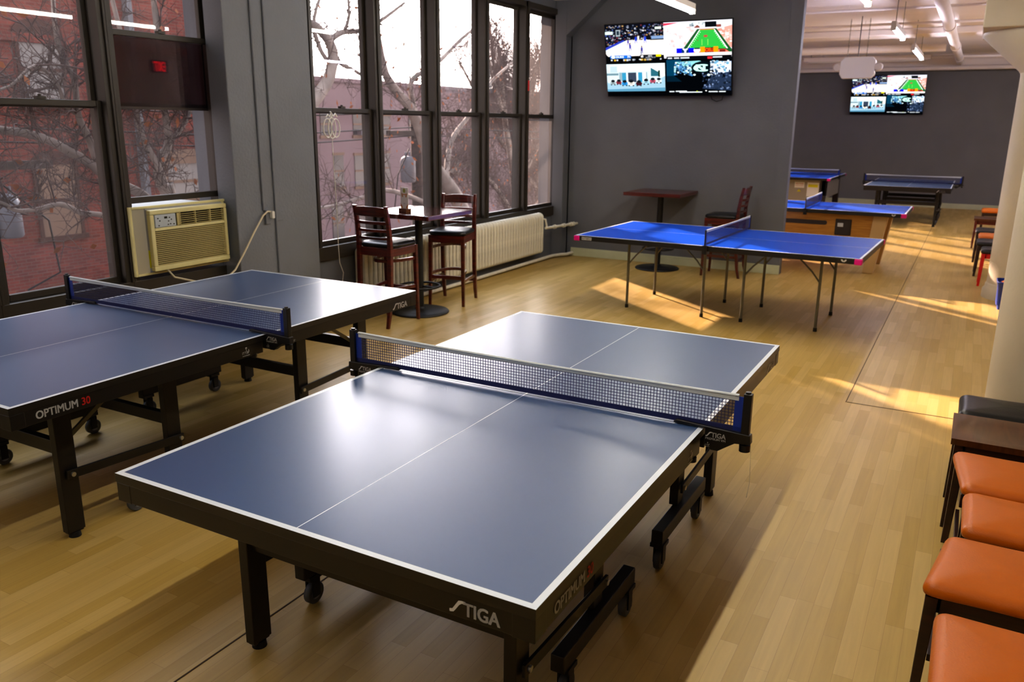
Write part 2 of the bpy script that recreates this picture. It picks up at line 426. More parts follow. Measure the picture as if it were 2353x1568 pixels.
# ---- double hung windows
def window(idx, y0, y1, raised=False):
    """one double-hung unit between mullion centres y0 and y1"""
    w = bpy.data.objects.new('window_%d' % idx, None); COL.objects.link(w); struct(w)
    w.location = (WX, (y0+y1)/2, SILL)
    hw = (y1-y0)/2; H = HEAD-SILL; R = 1.95-SILL
    f = MB(); fw_ = .055
    f.box(-.16, .03, -hw, -hw+fw_, 0, H).box(-.16, .03, hw-fw_, hw, 0, H)
    f.box(-.16, .035, -hw, hw, -.03, .10).box(-.16, .03, -hw, hw, H-.07, H)
    f.box(.03, .045, -hw, -hw+.018, .1, H).box(.03, .045, hw-.018, hw, .1, H)
    f.build('window_frame', M['frame'], w, bevel=.004)
    def sash(name, x, z0, z1, glass):
        s_ = MB(); a, b = -hw+fw_, hw-fw_; t = .035
        s_.box(x-.02, x+.02, a, a+t, z0, z1).box(x-.02, x+.02, b-t, b, z0, z1)
        s_.box(x-.02, x+.02, a+t, b-t, z0, z0+.045).box(x-.02, x+.02, a+t, b-t, z1-.04, z1)
        so = s_.build(name, M['frame'], w, bevel=.003)
        g = MB(); g.add([(x, a+t, z0+.045), (x, b-t, z0+.045), (x, b-t, z1-.04), (x, a+t, z1-.04)], [(0, 1, 2, 3)])
        g.build('pane', glass, so)
        return so
    up_ = sash('upper_sash', -.10, R-.02, H-.07, M['glass'])
    if raised:
        lo = sash('lower_sash', -.045, 1.27-SILL, 2.46-SILL, M['glass'])
        g = MB(); a, b = -hw+fw_+.035, hw-fw_-.035
        g.add([(-.07, a, R+.0), (-.07, b, R), (-.07, b, 2.42-SILL), (-.07, a, 2.42-SILL)], [(0, 1, 2, 3)])
        g.build('tinted_panel', M['film'], w)
    else:
        lo = sash('lower_sash', -.045, .10, R+.03, M['glass'])
    lk = MB(); zt = (2.46-SILL if raised else R+.03)
    lk.box(-.06, -.02, -.03, .03, zt, zt+.018).cyl((-.04, 0, zt+.018), (-.04, 0, zt+.03), .012, seg=10)
    lk.build('sash_lock', M['frame'], lo)
    return w
k = 0
def bank(edges_):
    global k
    for i in range(len(edges_)-1):
        k += 1; window(k, edges_[i], edges_[i+1], raised=(abs(edges_[i+1]-4.72) < .01))
bank([2.80, 3.745, 4.72])
bank([5.70, 6.67, 7.70, 8.74, 9.76, 10.84])
bank([1.85, 2.80]); bank([.9, 1.85]); bank([-.05, .9]); bank([-1.0, -.05]); bank([-1.95, -1.0]); bank([-3.3, -1.95])
bank([11.75, 12.71, 13.67, 14.63, 15.6])
bank([17.1, 18.08, 19.06, 20.04, 21.02, 22.0])

# ---- columns
def column(name_label, x, y, r=.30):
    t = thing('column', name_label, 'column', (x, y, 0))
    MB().lathe([(r, .16), (r, 1.0), (r*.99, 2.40), (r*1.02, 2.45)], seg=48).build('shaft', M['cream'], t)
    MB().lathe([(r*1.02, 2.43), (r*1.06, 2.45), (r+.40, 2.80), (r+.40, 2.84)], seg=48).build('capital', M['cream'], t)
    MB().box(-r-.41, r+.41, -r-.41, r+.41, 2.84, CEIL).build('drop_panel', M['cream'], t, bevel=.01)
    MB().lathe([(r+.035, 0), (r+.035, .09), (r+.012, .12), (r+.012, .15), (r, .17)], seg=48).build('base_ring', M['cream'], t)
    return t
column('round cream column behind the black stool, nearest and widest at the right edge', .53, 5.3)
column('round cream column with flaring capital, sunlit on its left side, beyond the nearest column', .585, 10.64, .295)

# ================================================================== STIGA STYLE TABLES
def map_side(x):      # lettering on the +x face: local y runs right, z up
    return lambda a, b: V3((x, a, b))
def map_end(y):
    return lambda a, b: V3((a, y, b))

def logo_s(mb, x0, x1, z0, z1, fn, m=0):
    w = x1-x0; h = z1-z0
    # angular leaning S followed by TIGA with a cut A
    P = [(0, .02), (.02, .18), (.075, .22), (.135, .86), (.17, 1), (.30, 1), (.29, .8), (.2, .79), (.145, .2), (.105, .04), (.06, 0)]
    P = [(0, 0), (0, .2), (.06, .26), (.12, .62), (.185, .95), (.24, 1.0), (.33, 1.0), (.31, .8), (.25, .8), (.2, .66), (.13, .28), (.085, .06), (.03, 0)]
    half = [(x0+a*w, z0+b*h) for a, b in P]
    # triangulate as a strip of quads between outer and inner outline
    outer = half[:7]; inner = half[7:][::-1]
    n = len(inner); 
    o = [outer[round(i*(len(outer)-1)/(n-1))] for i in range(n)]
    vs = [fn(*p) for p in o] + [fn(*p) for p in inner[::1]]
    mb.add(vs, [(i, i+1, n+i+1, n+i) for i in range(n-1)], m)
    put_text(mb, 'TIGA', x0+w*.29, x1, z0, z0+h*.94, fn, m, bold=.03)

def ittf_logo(mb, x0, x1, z0, z1, fn, m=0):
    w, h = x1-x0, z1-z0
    put_text(mb, 'ITTF', x0, x0+w*.8, z0+h*.22, z0+h*.5, fn, m, bold=.02)
    def q(pts): mb.add([fn(x0+a*w, z0+b*h) for a, b in pts], [tuple(range(len(pts)))], m)
    q([(0, 0), (1, 0), (1, .06), (0, .06)])
    q([(.75, .2), (.95, .45), (.9, .7), (.84, .7), (.86, .47), (.68, .22)])
    c = [(.55+.12*math.cos(a*PI/5), .9+.09*math.sin(a*PI/5)) for a in range(10)]; q(c)
    q([(.48, .8), (.54, .8), (.62, .55), (.56, .55)])

netmesh_cache = {}
def net_set(parent, span=.915, z=.76, h=.1525, pitch=.0125, style='clamp', post_over=.0, lettered=True, thick=.0011, topmat=None):
    """net with tape, side bands, posts and table clamps; the net plane is y = 0"""
    x1 = span-.012
    zb = z+.012; zt = z+h
    mb = MB()
    ys = 0
    n = int(2*(x1-.03)/pitch)
    for i in range(n+1):
        x = -(x1-.03)+2*(x1-.03)*i/n
        mb.box(x-thick, x+thick, ys-thick*.6, ys+thick*.6, zb+.014, zt-.012)
    rows = int((h-.036)/pitch)
    for j in range(rows+1):
        zz = zb+.016+(zt-.014-zb-.016)*j/rows
        mb.box(-x1, x1, ys-thick*.6, ys+thick*.6, zz-thick, zz+thick)
    net = mb.build('net', M['net'], parent)
    b = MB(); b.box(-x1, x1, -.002, .002, zb-.004, zb+.015, 1)
    b.box(-x1, -x1+.034, -.002, .002, zb, zt-.008).box(x1-.034, x1, -.002, .002, zb, zt-.008)
    b.build('net_band', [M['netblue'], M['net']], net)
    t = MB(); t.tube([(-x1+.02, 0, zt-.004), (-x1*.4, 0, zt-.010), (0, 0, zt-.012), (x1*.4, 0, zt-.010), (x1-.02, 0, zt-.004)], .0085, 8, flat=.55)
    t.box(-x1+.02, x1-.02, -.0035, .0035, zt-.024, zt-.010)
    t.build('top_tape', M['tape'], net)
    for s in (-1, 1):
        if style == 'clamp':
            MB().box(s*span-.014, s*span+.016, -.014, .014, z-.005, zt+.008).cyl((s*span, 0, zt+.008), (s*span, 0, zt+.014), .010).build('post', M['plastic'], net, bevel=.003)
            e = .7625
            poly = [(e-.115, z+.010), (e-.105, z+.018), (e+.175, z+.006), (e+.178, z-.030), (e+.12, z-.036), (e+.085, z-.060), (e+.06, z-.078), (e+.035, z-.078), (e+.008, z-.062), (e+.008, z+.004), (e-.115, z+.004)]
            c = MB(); c.prism(poly if s > 0 else [(-a, b_) for a, b_ in poly[::-1]], -.016, .016, lambda x, y, d: V3((x, d, y)))
            cl = c.build('clamp', M['plastic'], net, bevel=.003)
            kn = MB(); kn.cyl((s*(e+.155), 0, z-.062), (s*(e+.155), 0, z-.036), .020, seg=18).cyl((s*(e+.155), 0, z-.036), (s*(e+.155), 0, z-.02), .006)
            kn.build('clamp_knob', M['plastic'], net)
            if lettered:
                l = MB(); fn = map_end(-.0166)
                a = e+.012 if s > 0 else -e-.115
                logo_s(l, a, a+.075, z-.026, z-.006, fn)
                put_text(l, 'PREMIUM VM', a, a+.075, z-.037, z-.029, fn, bold=.03)
                if s > 0: ittf_logo(l, a, a+.018, z-.066, z-.048, fn)
                l.build('lettering', M['logo'], net)
        else:
            p = MB(); p.cyl((s*span, 0, z-.07), (s*span, 0, zt), .007, seg=10)
            p.build('post', M['plastic'], net)
            c = MB(); e = span-.03
            c.box(min(s*e, s*(span+.012)), max(s*e, s*(span+.012)), -.02, .02, z-.075, z-.052).box(min(s*e, s*(span+.012)), max(s*e, s*(span+.012)), -.02, .02, z+.001, z+.006)
            c.box(min(s*(span-.006), s*(span+.012)), max(s*(span-.006), s*(span+.012)), -.02, .02, z-.06, z+.006)
            c.build('clamp', M['plastic'], net)
    return net

def half_top(mb, W, L, z, th, line=.02, centre=.0015):
    """half of a playing surface, y from 0 (net) to L; slots: 0 surface 1 white 2 edge"""
    h = W/2; xs = [-h, -h+line, -centre, centre, h-line, h]; ys = [0.002, L-line, L]
    for i in range(5):
        for j in range(2):
            white = i in (0, 2, 4) or j == 1
            mb.add([(xs[i], ys[j], z), (xs[i+1], ys[j], z), (xs[i+1], ys[j+1], z), (xs[i], ys[j+1], z)], [(0, 1, 2, 3)], 1 if white else 0)
    a, b = xs[0], xs[-1]; c, d = ys[0], ys[-1]
    vs = [(a, c, z), (b, c, z), (b, d, z), (a, d, z), (a, c, z-th), (b, c, z-th), (b, d, z-th), (a, d, z-th)]
    mb.add(vs, [(0, 4, 5, 1), (1, 5, 6, 2), (2, 6, 7, 3), (3, 7, 4, 0), (4, 7, 6, 5)], 2)

def stiga_table(label, loc, rotz, group):
    t = thing('ping_pong_table', label, 'ping pong table', loc, rotz, group)
    W, L, Z = 1.525, 1.37, .76
    for s in (0, 1):
        mb = MB(); half_top(mb, W, L, Z, .030)
        top = mb.build('tabletop', [M['t_blue'], M['t_white'], M['board_edge']], t, rotz=PI*(1-s))
        a = MB(); i = .003; zl, zh = Z-.094, Z-.0305
        a.box(-W/2+i, W/2-i, L-.035, L-i, zl, zh).box(-W/2+i, -W/2+.035, .03, L-.035, zl, zh).box(W/2-.035, W/2-i, .03, L-.035, zl, zh)
        a.box(-W/2+.035, W/2-.035, .03, .06, zl, zh)
        for sx in (-1, 1):   # corner caps of the frame
            x0, x1 = sorted((sx*(W/2-.065), sx*(W/2-.0015)))
            a.box(x0, x1, L-.062, L-.0015, zl-.002, zh)
        a.build('apron', M['steel'], top, bevel=.0025)
    fs_ = map_side(W/2-.001)
    l = MB(); put_text(l, 'OPTIMUM', -1.265, -1.085, .684, .717, fs_, bold=.03); l.build('lettering', M['logo'], t)
    l = MB(); logo_s(l, 1.11, 1.265, .674, .713, fs_); l.build('logo', M['logo'], t)
    l = MB(); put_text(l, 'MADE IN GERMANY', .075, .21, .672, .684, fs_, bold=.015); l.build('lettering', M['logo'], t)
    l = MB(); ittf_logo(l, -.175, -.125, .676, .722, fs_); l.build('emblem', M['logo'], t)
    l = MB(); logo_s(l, .52, .665, .678, .717, map_end(-L+.001)); l.build('logo', M['logo'], t)
    l = MB(); put_text(l, '30', -1.066, -1.028, .684, .717, fs_, bold=.022); l.build('number', M['logo_red'], t)['label'] = 'red number'
    for sx in (-1, 1):
        for sy in (-1, 1):
            g = MB(); x = sx*.535; y = sy*1.04
            g.box(x-.021, x+.021, y-.042, y+.042, .03, Z-.032).box(x-.017, x+.017, y-.036, y+.036, .022, .03)
            lg = g.build('leg', M['steel'], t, bevel=.003)
            MB().cyl((x, y, .0), (x, y, .024), .027, .024, 18).build('foot', M['rubber'], lg)
            p = MB(); yp = sy*.47
            p.box(x-.02, x+.02, yp-.04, yp+.04, .20, Z-.032)
            p.build('post', M['steel'], t, bevel=.003)
            # link bar from outer leg to post
            b = MB(); xo = x+sx*.034
            b.bar((xo, sy*1.06, .315), (xo, sy*.43, .285), .012, .042, up=(0, 0, 1))
            b.cyl((xo-.014, sy*1.035, .314), (xo+.014, sy*1.035, .314), .011, seg=10, m=1).cyl((xo-.014, sy*.45, .287), (xo+.014, sy*.45, .287), .011, seg=10, m=1)
            b.build('link_bar', [M['steel'], M['chrome']], t, bevel=.002)
            # wheel carriage
            c = MB(); xc = x+sx*.02
            y0, y1 = sorted((sy*.16, sy*.80))
            c.box(xc-.025, xc+.025, y0, y1, .135, .20)
            cr = c.build('wheel_beam', M['steel'], t, bevel=.004)
            for yy in (sy*.20, sy*.74):
                w = MB(); xw = xc+.0
                yk = yy+.012
                w.box(xc-.03, xc+.03, yy-.035, yy+.035, .118, .136)
                w.cyl((xc, yy, .1), (xc, yy, .12), .014)
                w.box(xw-.022, xw-.016, yk-.022, yk+.016, .035, .112).box(xw+.016, xw+.022, yk-.022, yk+.016, .035, .112)
                w.box(xw-.022, xw+.022, yk-.022, yk+.016, .100, .112)
                w.tube([(xw+.05*0+(-.0145), yk, .045), (xw-.012, yk, .045), (xw+.012, yk, .045), (xw+.0145, yk, .045)], [.040, .045, .045, .040], 24, 1)
                w.cyl((xw-.0155, yk, .045), (xw+.0155, yk, .045), .024, seg=16, m=2)
                w.build('caster', [M['plastic'], M['tyre'], M['can']], cr)
    for sy in (-1, 1):
        MB().box(-.52, .52, sy*1.04-.018, sy*1.04+.018, .40, .465).build('cross_beam', M['steel'], t, bevel=.003)
        MB().box(-.52, .52, sy*.47-.018, sy*.47+.018, .36, .42).build('cross_beam', M['steel'], t, bevel=.003)
        MB().box(-.55, .55, sy*.30-.015, sy*.30+.015, .60, .665).build('cross_beam', M['steel'], t, bevel=.003)
        for sx in (-1, 1):
            MB().bar((sx*.50, sy*1.02, .44), (sx*.50, sy*.62, Z-.06), .014, .02).build('stay', M['zinc'], t)
    for s in (-1, 1):     # leg levelling knobs under the net
        MB().cyl((s*.745, -.09, .655), (s*.745, -.09, .672), .022, seg=16).build('knob', M['plastic'], t)
    net_set(t)
    return t

G1 = 'black framed ping pong tables with white lettering'
stiga_table('black framed blue ping pong table in the foreground, nearest of all the tables', (-1.52, 2.862, 0), math.radians(.05), G1)
stiga_table('black framed blue ping pong table at left under the window air conditioner', (-3.939, 3.028, 0), math.radians(.37), G1)
stiga_table('black framed ping pong table farthest away against the dark far wall', (-1.09, 18.85, 0), 0, G1)
fr = MB(); fr.tube([(-.582, 2.86, .74), (-.576, 2.858, .66), (-.572, 2.856, .58), (-.578, 2.854, .52)], .0009, 5)
tag(fr.build('loose_string', M['cord']), 'thin loose string hanging from the right net post of the nearest table', 'string')

# ================================================================== BUTTERFLY STYLE TABLES
def wings(mb, cx, cz, s, fn, m=0):
    for k_ in (-1, 1):
        up_ = [(0, -.1), (.15, .1), (.5, .5), (.9, .55), (1.0, .2), (.75, -.1), (.55, -.3), (.2, -.5), (.05, -.45)]
        pts = [fn(cx+k_*a*s, cz+b*s) for a, b in up_]
        if k_ > 0: pts = pts[::-1]
        mb.add(pts, [tuple(range(len(pts)))], m)

def butterfly_top(parent, W, Ln, Z, rim=.05):
    """long axis x; lines, black rim, pink corners, lettering"""
    for s in (0, 1):
        mb = MB(); half_top(mb, W, Ln/2, Z, .022)
        top = mb.build('tabletop', [M['b_blue'], M['t_white'], M['board_edge']], parent, rotz=PI/2+PI*s)
        a = MB(); i = -.002; L = Ln/2; zl, zh = Z-rim, Z-.004
        a.box(-W/2-.004, W/2+.004, L-.025, L+.004, zl, zh).box(-W/2-.004, -W/2+.025, .01, L-.025, zl, zh).box(W/2-.025, W/2+.004, .01, L-.025, zl, zh)
        a.build('rim', M['board_edge'], top, bevel=.003)
        for sx in (-1, 1):
            c = MB(); x0, x1 = sorted((sx*(W/2-.055), sx*(W/2+.009)))
            c.box(x0, x1, L-.055, L+.009, zl-.004, zh+.001)
            c.build('corner_cap', M['pink'], top, bevel=.008, seg=3)
    l = MB(); fn = lambda a, b: V3((a, -W/2-.0052, b))
    x0 = -Ln/2+.08
    l.add([fn(x0, Z-.042), fn(x0+.11, Z-.042), fn(x0+.11, Z-.012), fn(x0, Z-.012)], [(0, 1, 2, 3)])
    l.build('label_plate', M['logo'], parent)
    l = MB(); wings(l, Ln/2-.14, Z-.026, .024, fn); l.build('emblem', M['logo'], parent)
    l2 = MB(); put_text(l2, 'BUTTERFLY', x0+.006, x0+.104, Z-.036, Z-.018, lambda a, b: V3((a, -W/2-.0058, b)), bold=.01)
    l2.build('lettering', M['plastic'], parent)

t3 = thing('ping_pong_table', 'bright blue ping pong table with pink corners and thin grey folding legs', 'ping pong table', (-2.093, 8.315, 0), math.radians(-1.55))
butterfly_top(t3, 1.525, 2.74, .76)
nh = net_set(t3, .79, .76, .1525, .0135, 'post'); nh.rotation_euler.z = PI/2
for (x, inward) in ((-.90, 1), (-.095, -1), (.30, 1), (1.0, -1)):
    for y in (-.44, .36):
        g = MB(); sg = -1 if y < 0 else 1
        g.tube([(x, y, .03), (x, y, .60), (x, y, .66), (x, y-sg*.0, .70), (x, y, .712)], .0135, 10)
        lg = g.build('leg', M['zinc'], t3)
        MB().cyl((x, y, 0), (x, y, .035), .018, .017, 12).build('foot', M['rubber'], lg)
        br = MB(); br.tube([(x, y, .46), (x+inward*.08, y, .56), (x+inward*.24, y, .71)], .008, 8)
        br.cyl((x, y-.014, .46), (x, y+.014, .46), .011, seg=8)
        br.build('brace', M['zinc'], t3)
    MB().tube([(x, -.44, .69), (x, .36, .69)], .0125, 10).build('cross_tube', M['zinc'], t3)

def pool_top(label, loc, rotz, Ln=2.42, W=1.22):
    t = thing('table_tennis_board', label, 'ping pong board', loc, rotz)
    butterfly_top(t, W, Ln, .05, .05)
    n_ = net_set(t, W/2+.03, .05, .14, .014, 'post'); n_.rotation_euler.z = PI/2
    return t
PZ = .755
# pool table nearer, wood sided
pt = thing('pool_table', 'golden oak pool table with coin box under a blue ping pong top', 'pool table', (-1.885, 12.0, 0))
cab = MB()
x0, x1, y0, y1 = -1.12, .93, -.50, .50
vs = []
for z, ins in ((.30, .07), (PZ, 0)):
    vs += [V3((x0+ins, y0+ins*.4, z)), V3((x1-ins, y0+ins*.4, z)), V3((x1-ins, y1-ins*.4, z)), V3((x0+ins, y1-ins*.4, z))]
cab.add(vs, [(0, 3, 2, 1), (4, 5, 6, 7), (0, 1, 5, 4), (1, 2, 6, 5), (2, 3, 7, 6), (3, 0, 4, 7)])
cab.build('cabinet', M['poolwood'], pt, bevel=.01)
for sx in (-1, 1):
    for sy in (-1, 1):
        lg = MB(); X = (x1 if sx > 0 else x0); Y = (y1 if sy > 0 else y0)
        a = [(X-sx*.10, PZ), (X+sx*.075, PZ), (X-sx*.03, .0), (X-sx*.16, .0)]
        lg.prism(a if sx*1 < 0 else a[::-1], Y-sy*.13, Y+sy*.012, lambda x, z, y: V3((x, y, z)))
        lg.build('leg', M['poolbeige'], pt, bevel=.008)
sl = MB(); rp = rrect(.62, .055, .026, 5, -.04, .625)
sl.prism(rp, y0-.003, y0+.03, lambda x, z, y: V3((x, y, z))); sl.build('ball_slot', M['pooldark'], pt)
cp = MB(); cp.box(.375, .575, y0-.006, y0+.05, .475, .685); cb_ = cp.build('coin_plate', M['pooldark'], pt, bevel=.008)
MB().box(.405, .475, y0-.009, y0-.004, .585, .635).build('coin_label', M['logo'], cb_)
pool_top('blue ping pong top with pink corners lying on the golden oak pool table', (-1.885, 12.0, PZ), 0)
# pool table farther, grey cabinet seen end on
p5 = thing('pool_table', 'grey metal sided pool table with paper notices on its end', 'pool table', (-3.23, 19.6, 0))
MB().box(-.52, .40, -1.02, 1.02, .30, PZ).build('cabinet', M['poolgrey'], p5, bevel=.01)
MB().box(.40, .52, -1.04, -.92, .0, PZ).box(.43, .52, -1.04, -.8, .42, PZ).build('leg', M['pooldark'], p5, bevel=.01)
MB().box(-.52, -.42, -1.04, -.92, .0, .30).build('leg', M['pooldark'], p5)
MB().box(.40, .52, .92, 1.04, .0, PZ).build('leg', M['pooldark'], p5, bevel=.01)
MB().box(-.52, -.42, .92, 1.04, .0, .30).build('leg', M['pooldark'], p5)
MB().box(.401, .515, -.80, .92, .36, PZ-.002).build('side_panel', M['poolgrey'], p5, bevel=.01)
pp = MB(); pp.box(-.12, .08, -1.026, -1.02, .58, .70).box(.14, .38, -1.026, -1.02, .40, .70)
pc = pp.build('notice', M['white'], p5)
pw = MB(); fn = map_end(-1.0275)
put_text(pw, 'NOTICE', -.10, .06, .655, .685, fn, bold=.02)
put_text(pw, 'PLEASE DO NOT', -.10, .06, .62, .638, fn); 
pw.build('lettering', M['logo_red'], pc)
py_ = MB(); py_.add([fn(.16, .60), fn(.36, .60), fn(.36, .66), fn(.16, .66)], [(0, 1, 2, 3)]).add([fn(-.06, .50), fn(.02, .50), fn(-.02, .55)], [(0, 1, 2)])
py_.build('warning_print', M['yellow'], pc)
pool_top('blue ping pong top with a pink corner lying on the grey pool table', (-3.23, 19.6, PZ), PI/2)

# ================================================================== LADDER BACK BAR STOOLS
def ladder_stool(label, loc, rotz, group):
    """faces +y; footprint about .46 x .48"""
    t = thing('bar_stool', label, 'bar stool', loc, rotz, group)
    SZ = .735
    w = .178
    for sx in (-1, 1):
        g = MB(); r = .0175
        # front leg, square and tapering
        ring = lambda x, y, z, a: [V3((x-a, y-a, z)), V3((x+a, y-a, z)), V3((x+a, y+a, z)), V3((x-a, y+a, z))]
        g.loft([ring(sx*(w+.005), .225, 0, .014), ring(sx*w, .215, .3, .018), ring(sx*(w-.004), .205, SZ, .02)], smooth=False)
        g.build('leg', M['mahog'], t, bevel=.004)
        b = MB()
        pts = [(-.25, 0, .015), (-.222, .12, .018), (-.195, .35, .02), (-.185, SZ, .021), (-.19, .86, .019), (-.208, 1.0, .018), (-.235, 1.125, .016)]
        b.loft([ring(sx*(w+.0), y, z, a) for y, z, a in pts], smooth=False)
        b.build('leg', M['mahog'], t, bevel=.005)
    # apron
    a = MB(); a.box(-w-.012, w+.012, .19, .222, SZ-.075, SZ).box(-w-.012, -w+.014, -.18, .2, SZ-.075, SZ).box(w-.014, w+.012, -.18, .2, SZ-.075, SZ).box(-w, w, -.195, -.17, SZ-.075, SZ)
    a.build('seat_frame', M['mahog'], t, bevel=.004)
    c = cushion(rrect(.405, .42, .07, 6, 0, .025), SZ, .05, .05, .014)
    c.build('seat', M['vinyl'], t)
    # back slats, bowed backwards
    def slat(z0, z1, y, th=.016, crest=0):
        m_ = MB(); n = 8; rings = []
        for i in range(n+1):
            u = -1+2*i/n; x = u*(w-.004); yy = y-.028*(1-u*u); zt = z1+crest*(1-u*u)
            rings.append([V3((x, yy-th/2, z0)), V3((x, yy+th/2, z0)), V3((x, yy+th/2-.004, zt)), V3((x, yy-th/2-.004, zt))])
        m_.loft(rings, smooth=False); return m_
    def yb(z):
        P = [(SZ, -.185), (.86, -.19), (1.0, -.208), (1.125, -.235)]
        for (a_, b_), (c_, d_) in zip(P, P[1:]):
            if z <= c_: return b_+(d_-b_)*(z-a_)/(c_-a_)
        return -.235
    for z0, z1, cr_ in ((.815, .840, 0), (.885, .912, 0), (.955, .985, 0)):
        slat(z0, z1, yb((z0+z1)/2)).build('slat', M['mahog'], t, bevel=.003)
    slat(1.03, 1.108, yb(1.07), .02, .012).build('crest_rail', M['mahog'], t, bevel=.004)
    # upper curved stretcher and lower stretchers
    def ringr(z, th, hh, name):
        m_ = MB(); pts = []
        for i in range(13):
            an = PI*i/12; pts.append(V3((-(w-.005)*math.cos(an), .20-.33*math.sin(an), z)))
        rings = []
        for i, p in enumerate(pts):
            d = (pts[min(i+1, 12)]-pts[max(i-1, 0)]).normalized(); s_ = V3((-d.y, d.x, 0))
            rings.append([p-s_*th/2-V3((0, 0, hh/2)), p+s_*th/2-V3((0, 0, hh/2)), p+s_*th/2+V3((0, 0, hh/2)), p-s_*th/2+V3((0, 0, hh/2))])
        m_.loft(rings, smooth=False); m_.build(name, M['mahog'], t, bevel=.003)
    ringr(SZ-.13, .018, .03, 'curved_stretcher')
    ringr(.335, .018, .032, 'curved_stretcher')
    st = MB(); st.box(-w, w, .205, .23, .285, .32); st.build('foot_rail', M['mahog'], t, bevel=.004)
    st = MB(); st.bar((-w, .2, .26), (-w, -.2, .26), .02, .03); st.build('stretcher', M['mahog'], t, bevel=.003)
    st = MB(); st.bar((w, .2, .26), (w, -.2, .26), .02, .03); st.build('stretcher', M['mahog'], t, bevel=.003)
    st = MB(); st.bar((-w, -.205, .21), (w, -.205, .21), .02, .03); st.build('stretcher', M['mahog'], t, bevel=.003)
    return t
GS = 'mahogany ladder back bar stools with black seats'
ladder_stool('mahogany ladder back bar stool with its back towards us, left of the window table', (-4.742, 6.105, 0), math.radians(0), GS)
ladder_stool('mahogany ladder back bar stool facing us behind the window table, by the radiator', (-4.712, 7.19, 0), math.radians(195), GS)
ladder_stool('mahogany ladder back bar stool beside the small table on the grey partition wall', (-2.66, 10.37, 0), math.radians(90), GS)

def pedestal_table(label, loc, rotz, top_mat):
    t = thing('pedestal_table', label, 'table', loc, rotz)
    Z = 1.02
    MB().box(-.38, .38, -.38, .38, Z-.045, Z).build('tabletop', top_mat, t, bevel=.006)
    c = MB(); c.cyl((0, 0, .03), (0, 0, Z-.06), .038, seg=20)
    c.build('column', M['iron'], t)
    MB().box(-.26, .26, -.03, .03, Z-.06, Z-.045).box(-.03, .03, -.26, .26, Z-.06, Z-.045).build('spider', M['iron'], t)
    MB().lathe([(.288, 0), (.292, .008), (.283, .018), (.2, .026), (.06, .036), (.045, .06)], seg=48).build('base', M['iron'], t)
    ft = MB(); n = 40
    ft.tube([(.2*math.cos(2*PI*i/n), .2*math.sin(2*PI*i/n), .27) for i in range(n)], .011, 8, closed=True)
    for i in range(3):
        an = 2*PI*i/3; ft.tube([(.036*math.cos(an), .036*math.sin(an), .27), (.2*math.cos(an), .2*math.sin(an), .27)], .008, 8)
    ft.build('foot_ring', M['iron'], t)
    return t
pedestal_table('square glossy mahogany bar table on a round black pedestal by the windows', (-4.72, 6.59, 0), 0, M['mahog_top'])
pedestal_table('square mahogany table on a round black pedestal against the grey partition wall', (-3.54, 10.37, 0), 0, M['mahog'])

# table tent card on the window table
cd = thing('table_card', 'white printed card with orange food pictures in a wooden stand on the window table', 'card', (-4.745, 6.40, 1.02), math.radians(-20))
MB().box(-.066, .066, -.03, .03, 0, .038).build('stand', M['saddle'], cd, bevel=.003)
MB().box(-.064, .064, -.002, .002, .03, .235).build('card', M['white'], cd)
pr_ = MB(); fn = lambda x, z: V3((x, -.0026, z))
def disc(mb, cx, cz, rx, rz_, col, fn_, n=16, dz=0): mb.add([fn_(cx+rx*math.cos(2*PI*i/n), cz+rz_*math.sin(2*PI*i/n)) for i in range(n)], [tuple(range(n))], 0, False, col)
def quad(mb, pts, col, fn_): mb.add([fn_(*p) for p in pts], [tuple(range(len(pts)))], 0, False, col)
quad(pr_, [(-.063, .039), (.063, .039), (.063, .234), (-.063, .234)], '#e3e4de', lambda x, z: V3((x, -.0022, z)))
disc(pr_, 0, .205, .022, .021, '#9aa84a', fn); 
quad(pr_, [(-.028, .165), (.028, .165), (.028, .173), (-.028, .173)], '#c8742a', fn)
for s in (-1, 1):
    for q in range(3):
        quad(pr_, [(s*(.055-.01*q), .18), (s*(.048-.01*q), .18), (s*(.03-.006*q), .145), (s*(.036-.006*q), .143)], '#b9824a', fn)
    quad(pr_, [(s*.064, .04), (s*.028, .04), (s*.034, .055), (s*.050, .072), (s*.064, .085)], '#d9932a', fn)
    disc(pr_, s*.05, .06, .009, .009, '#b35a1e', lambda x, z: V3((x, -.003, z)))
quad(pr_, [(-.02, .085), (.02, .085), (.02, .088), (-.02, .088)], '#9aa3ab', fn)
quad(pr_, [(-.015, .078), (.015, .078), (.015, .081), (-.015, .081)], '#9aa3ab', fn)
pr_.build('print', M['print'], cd)

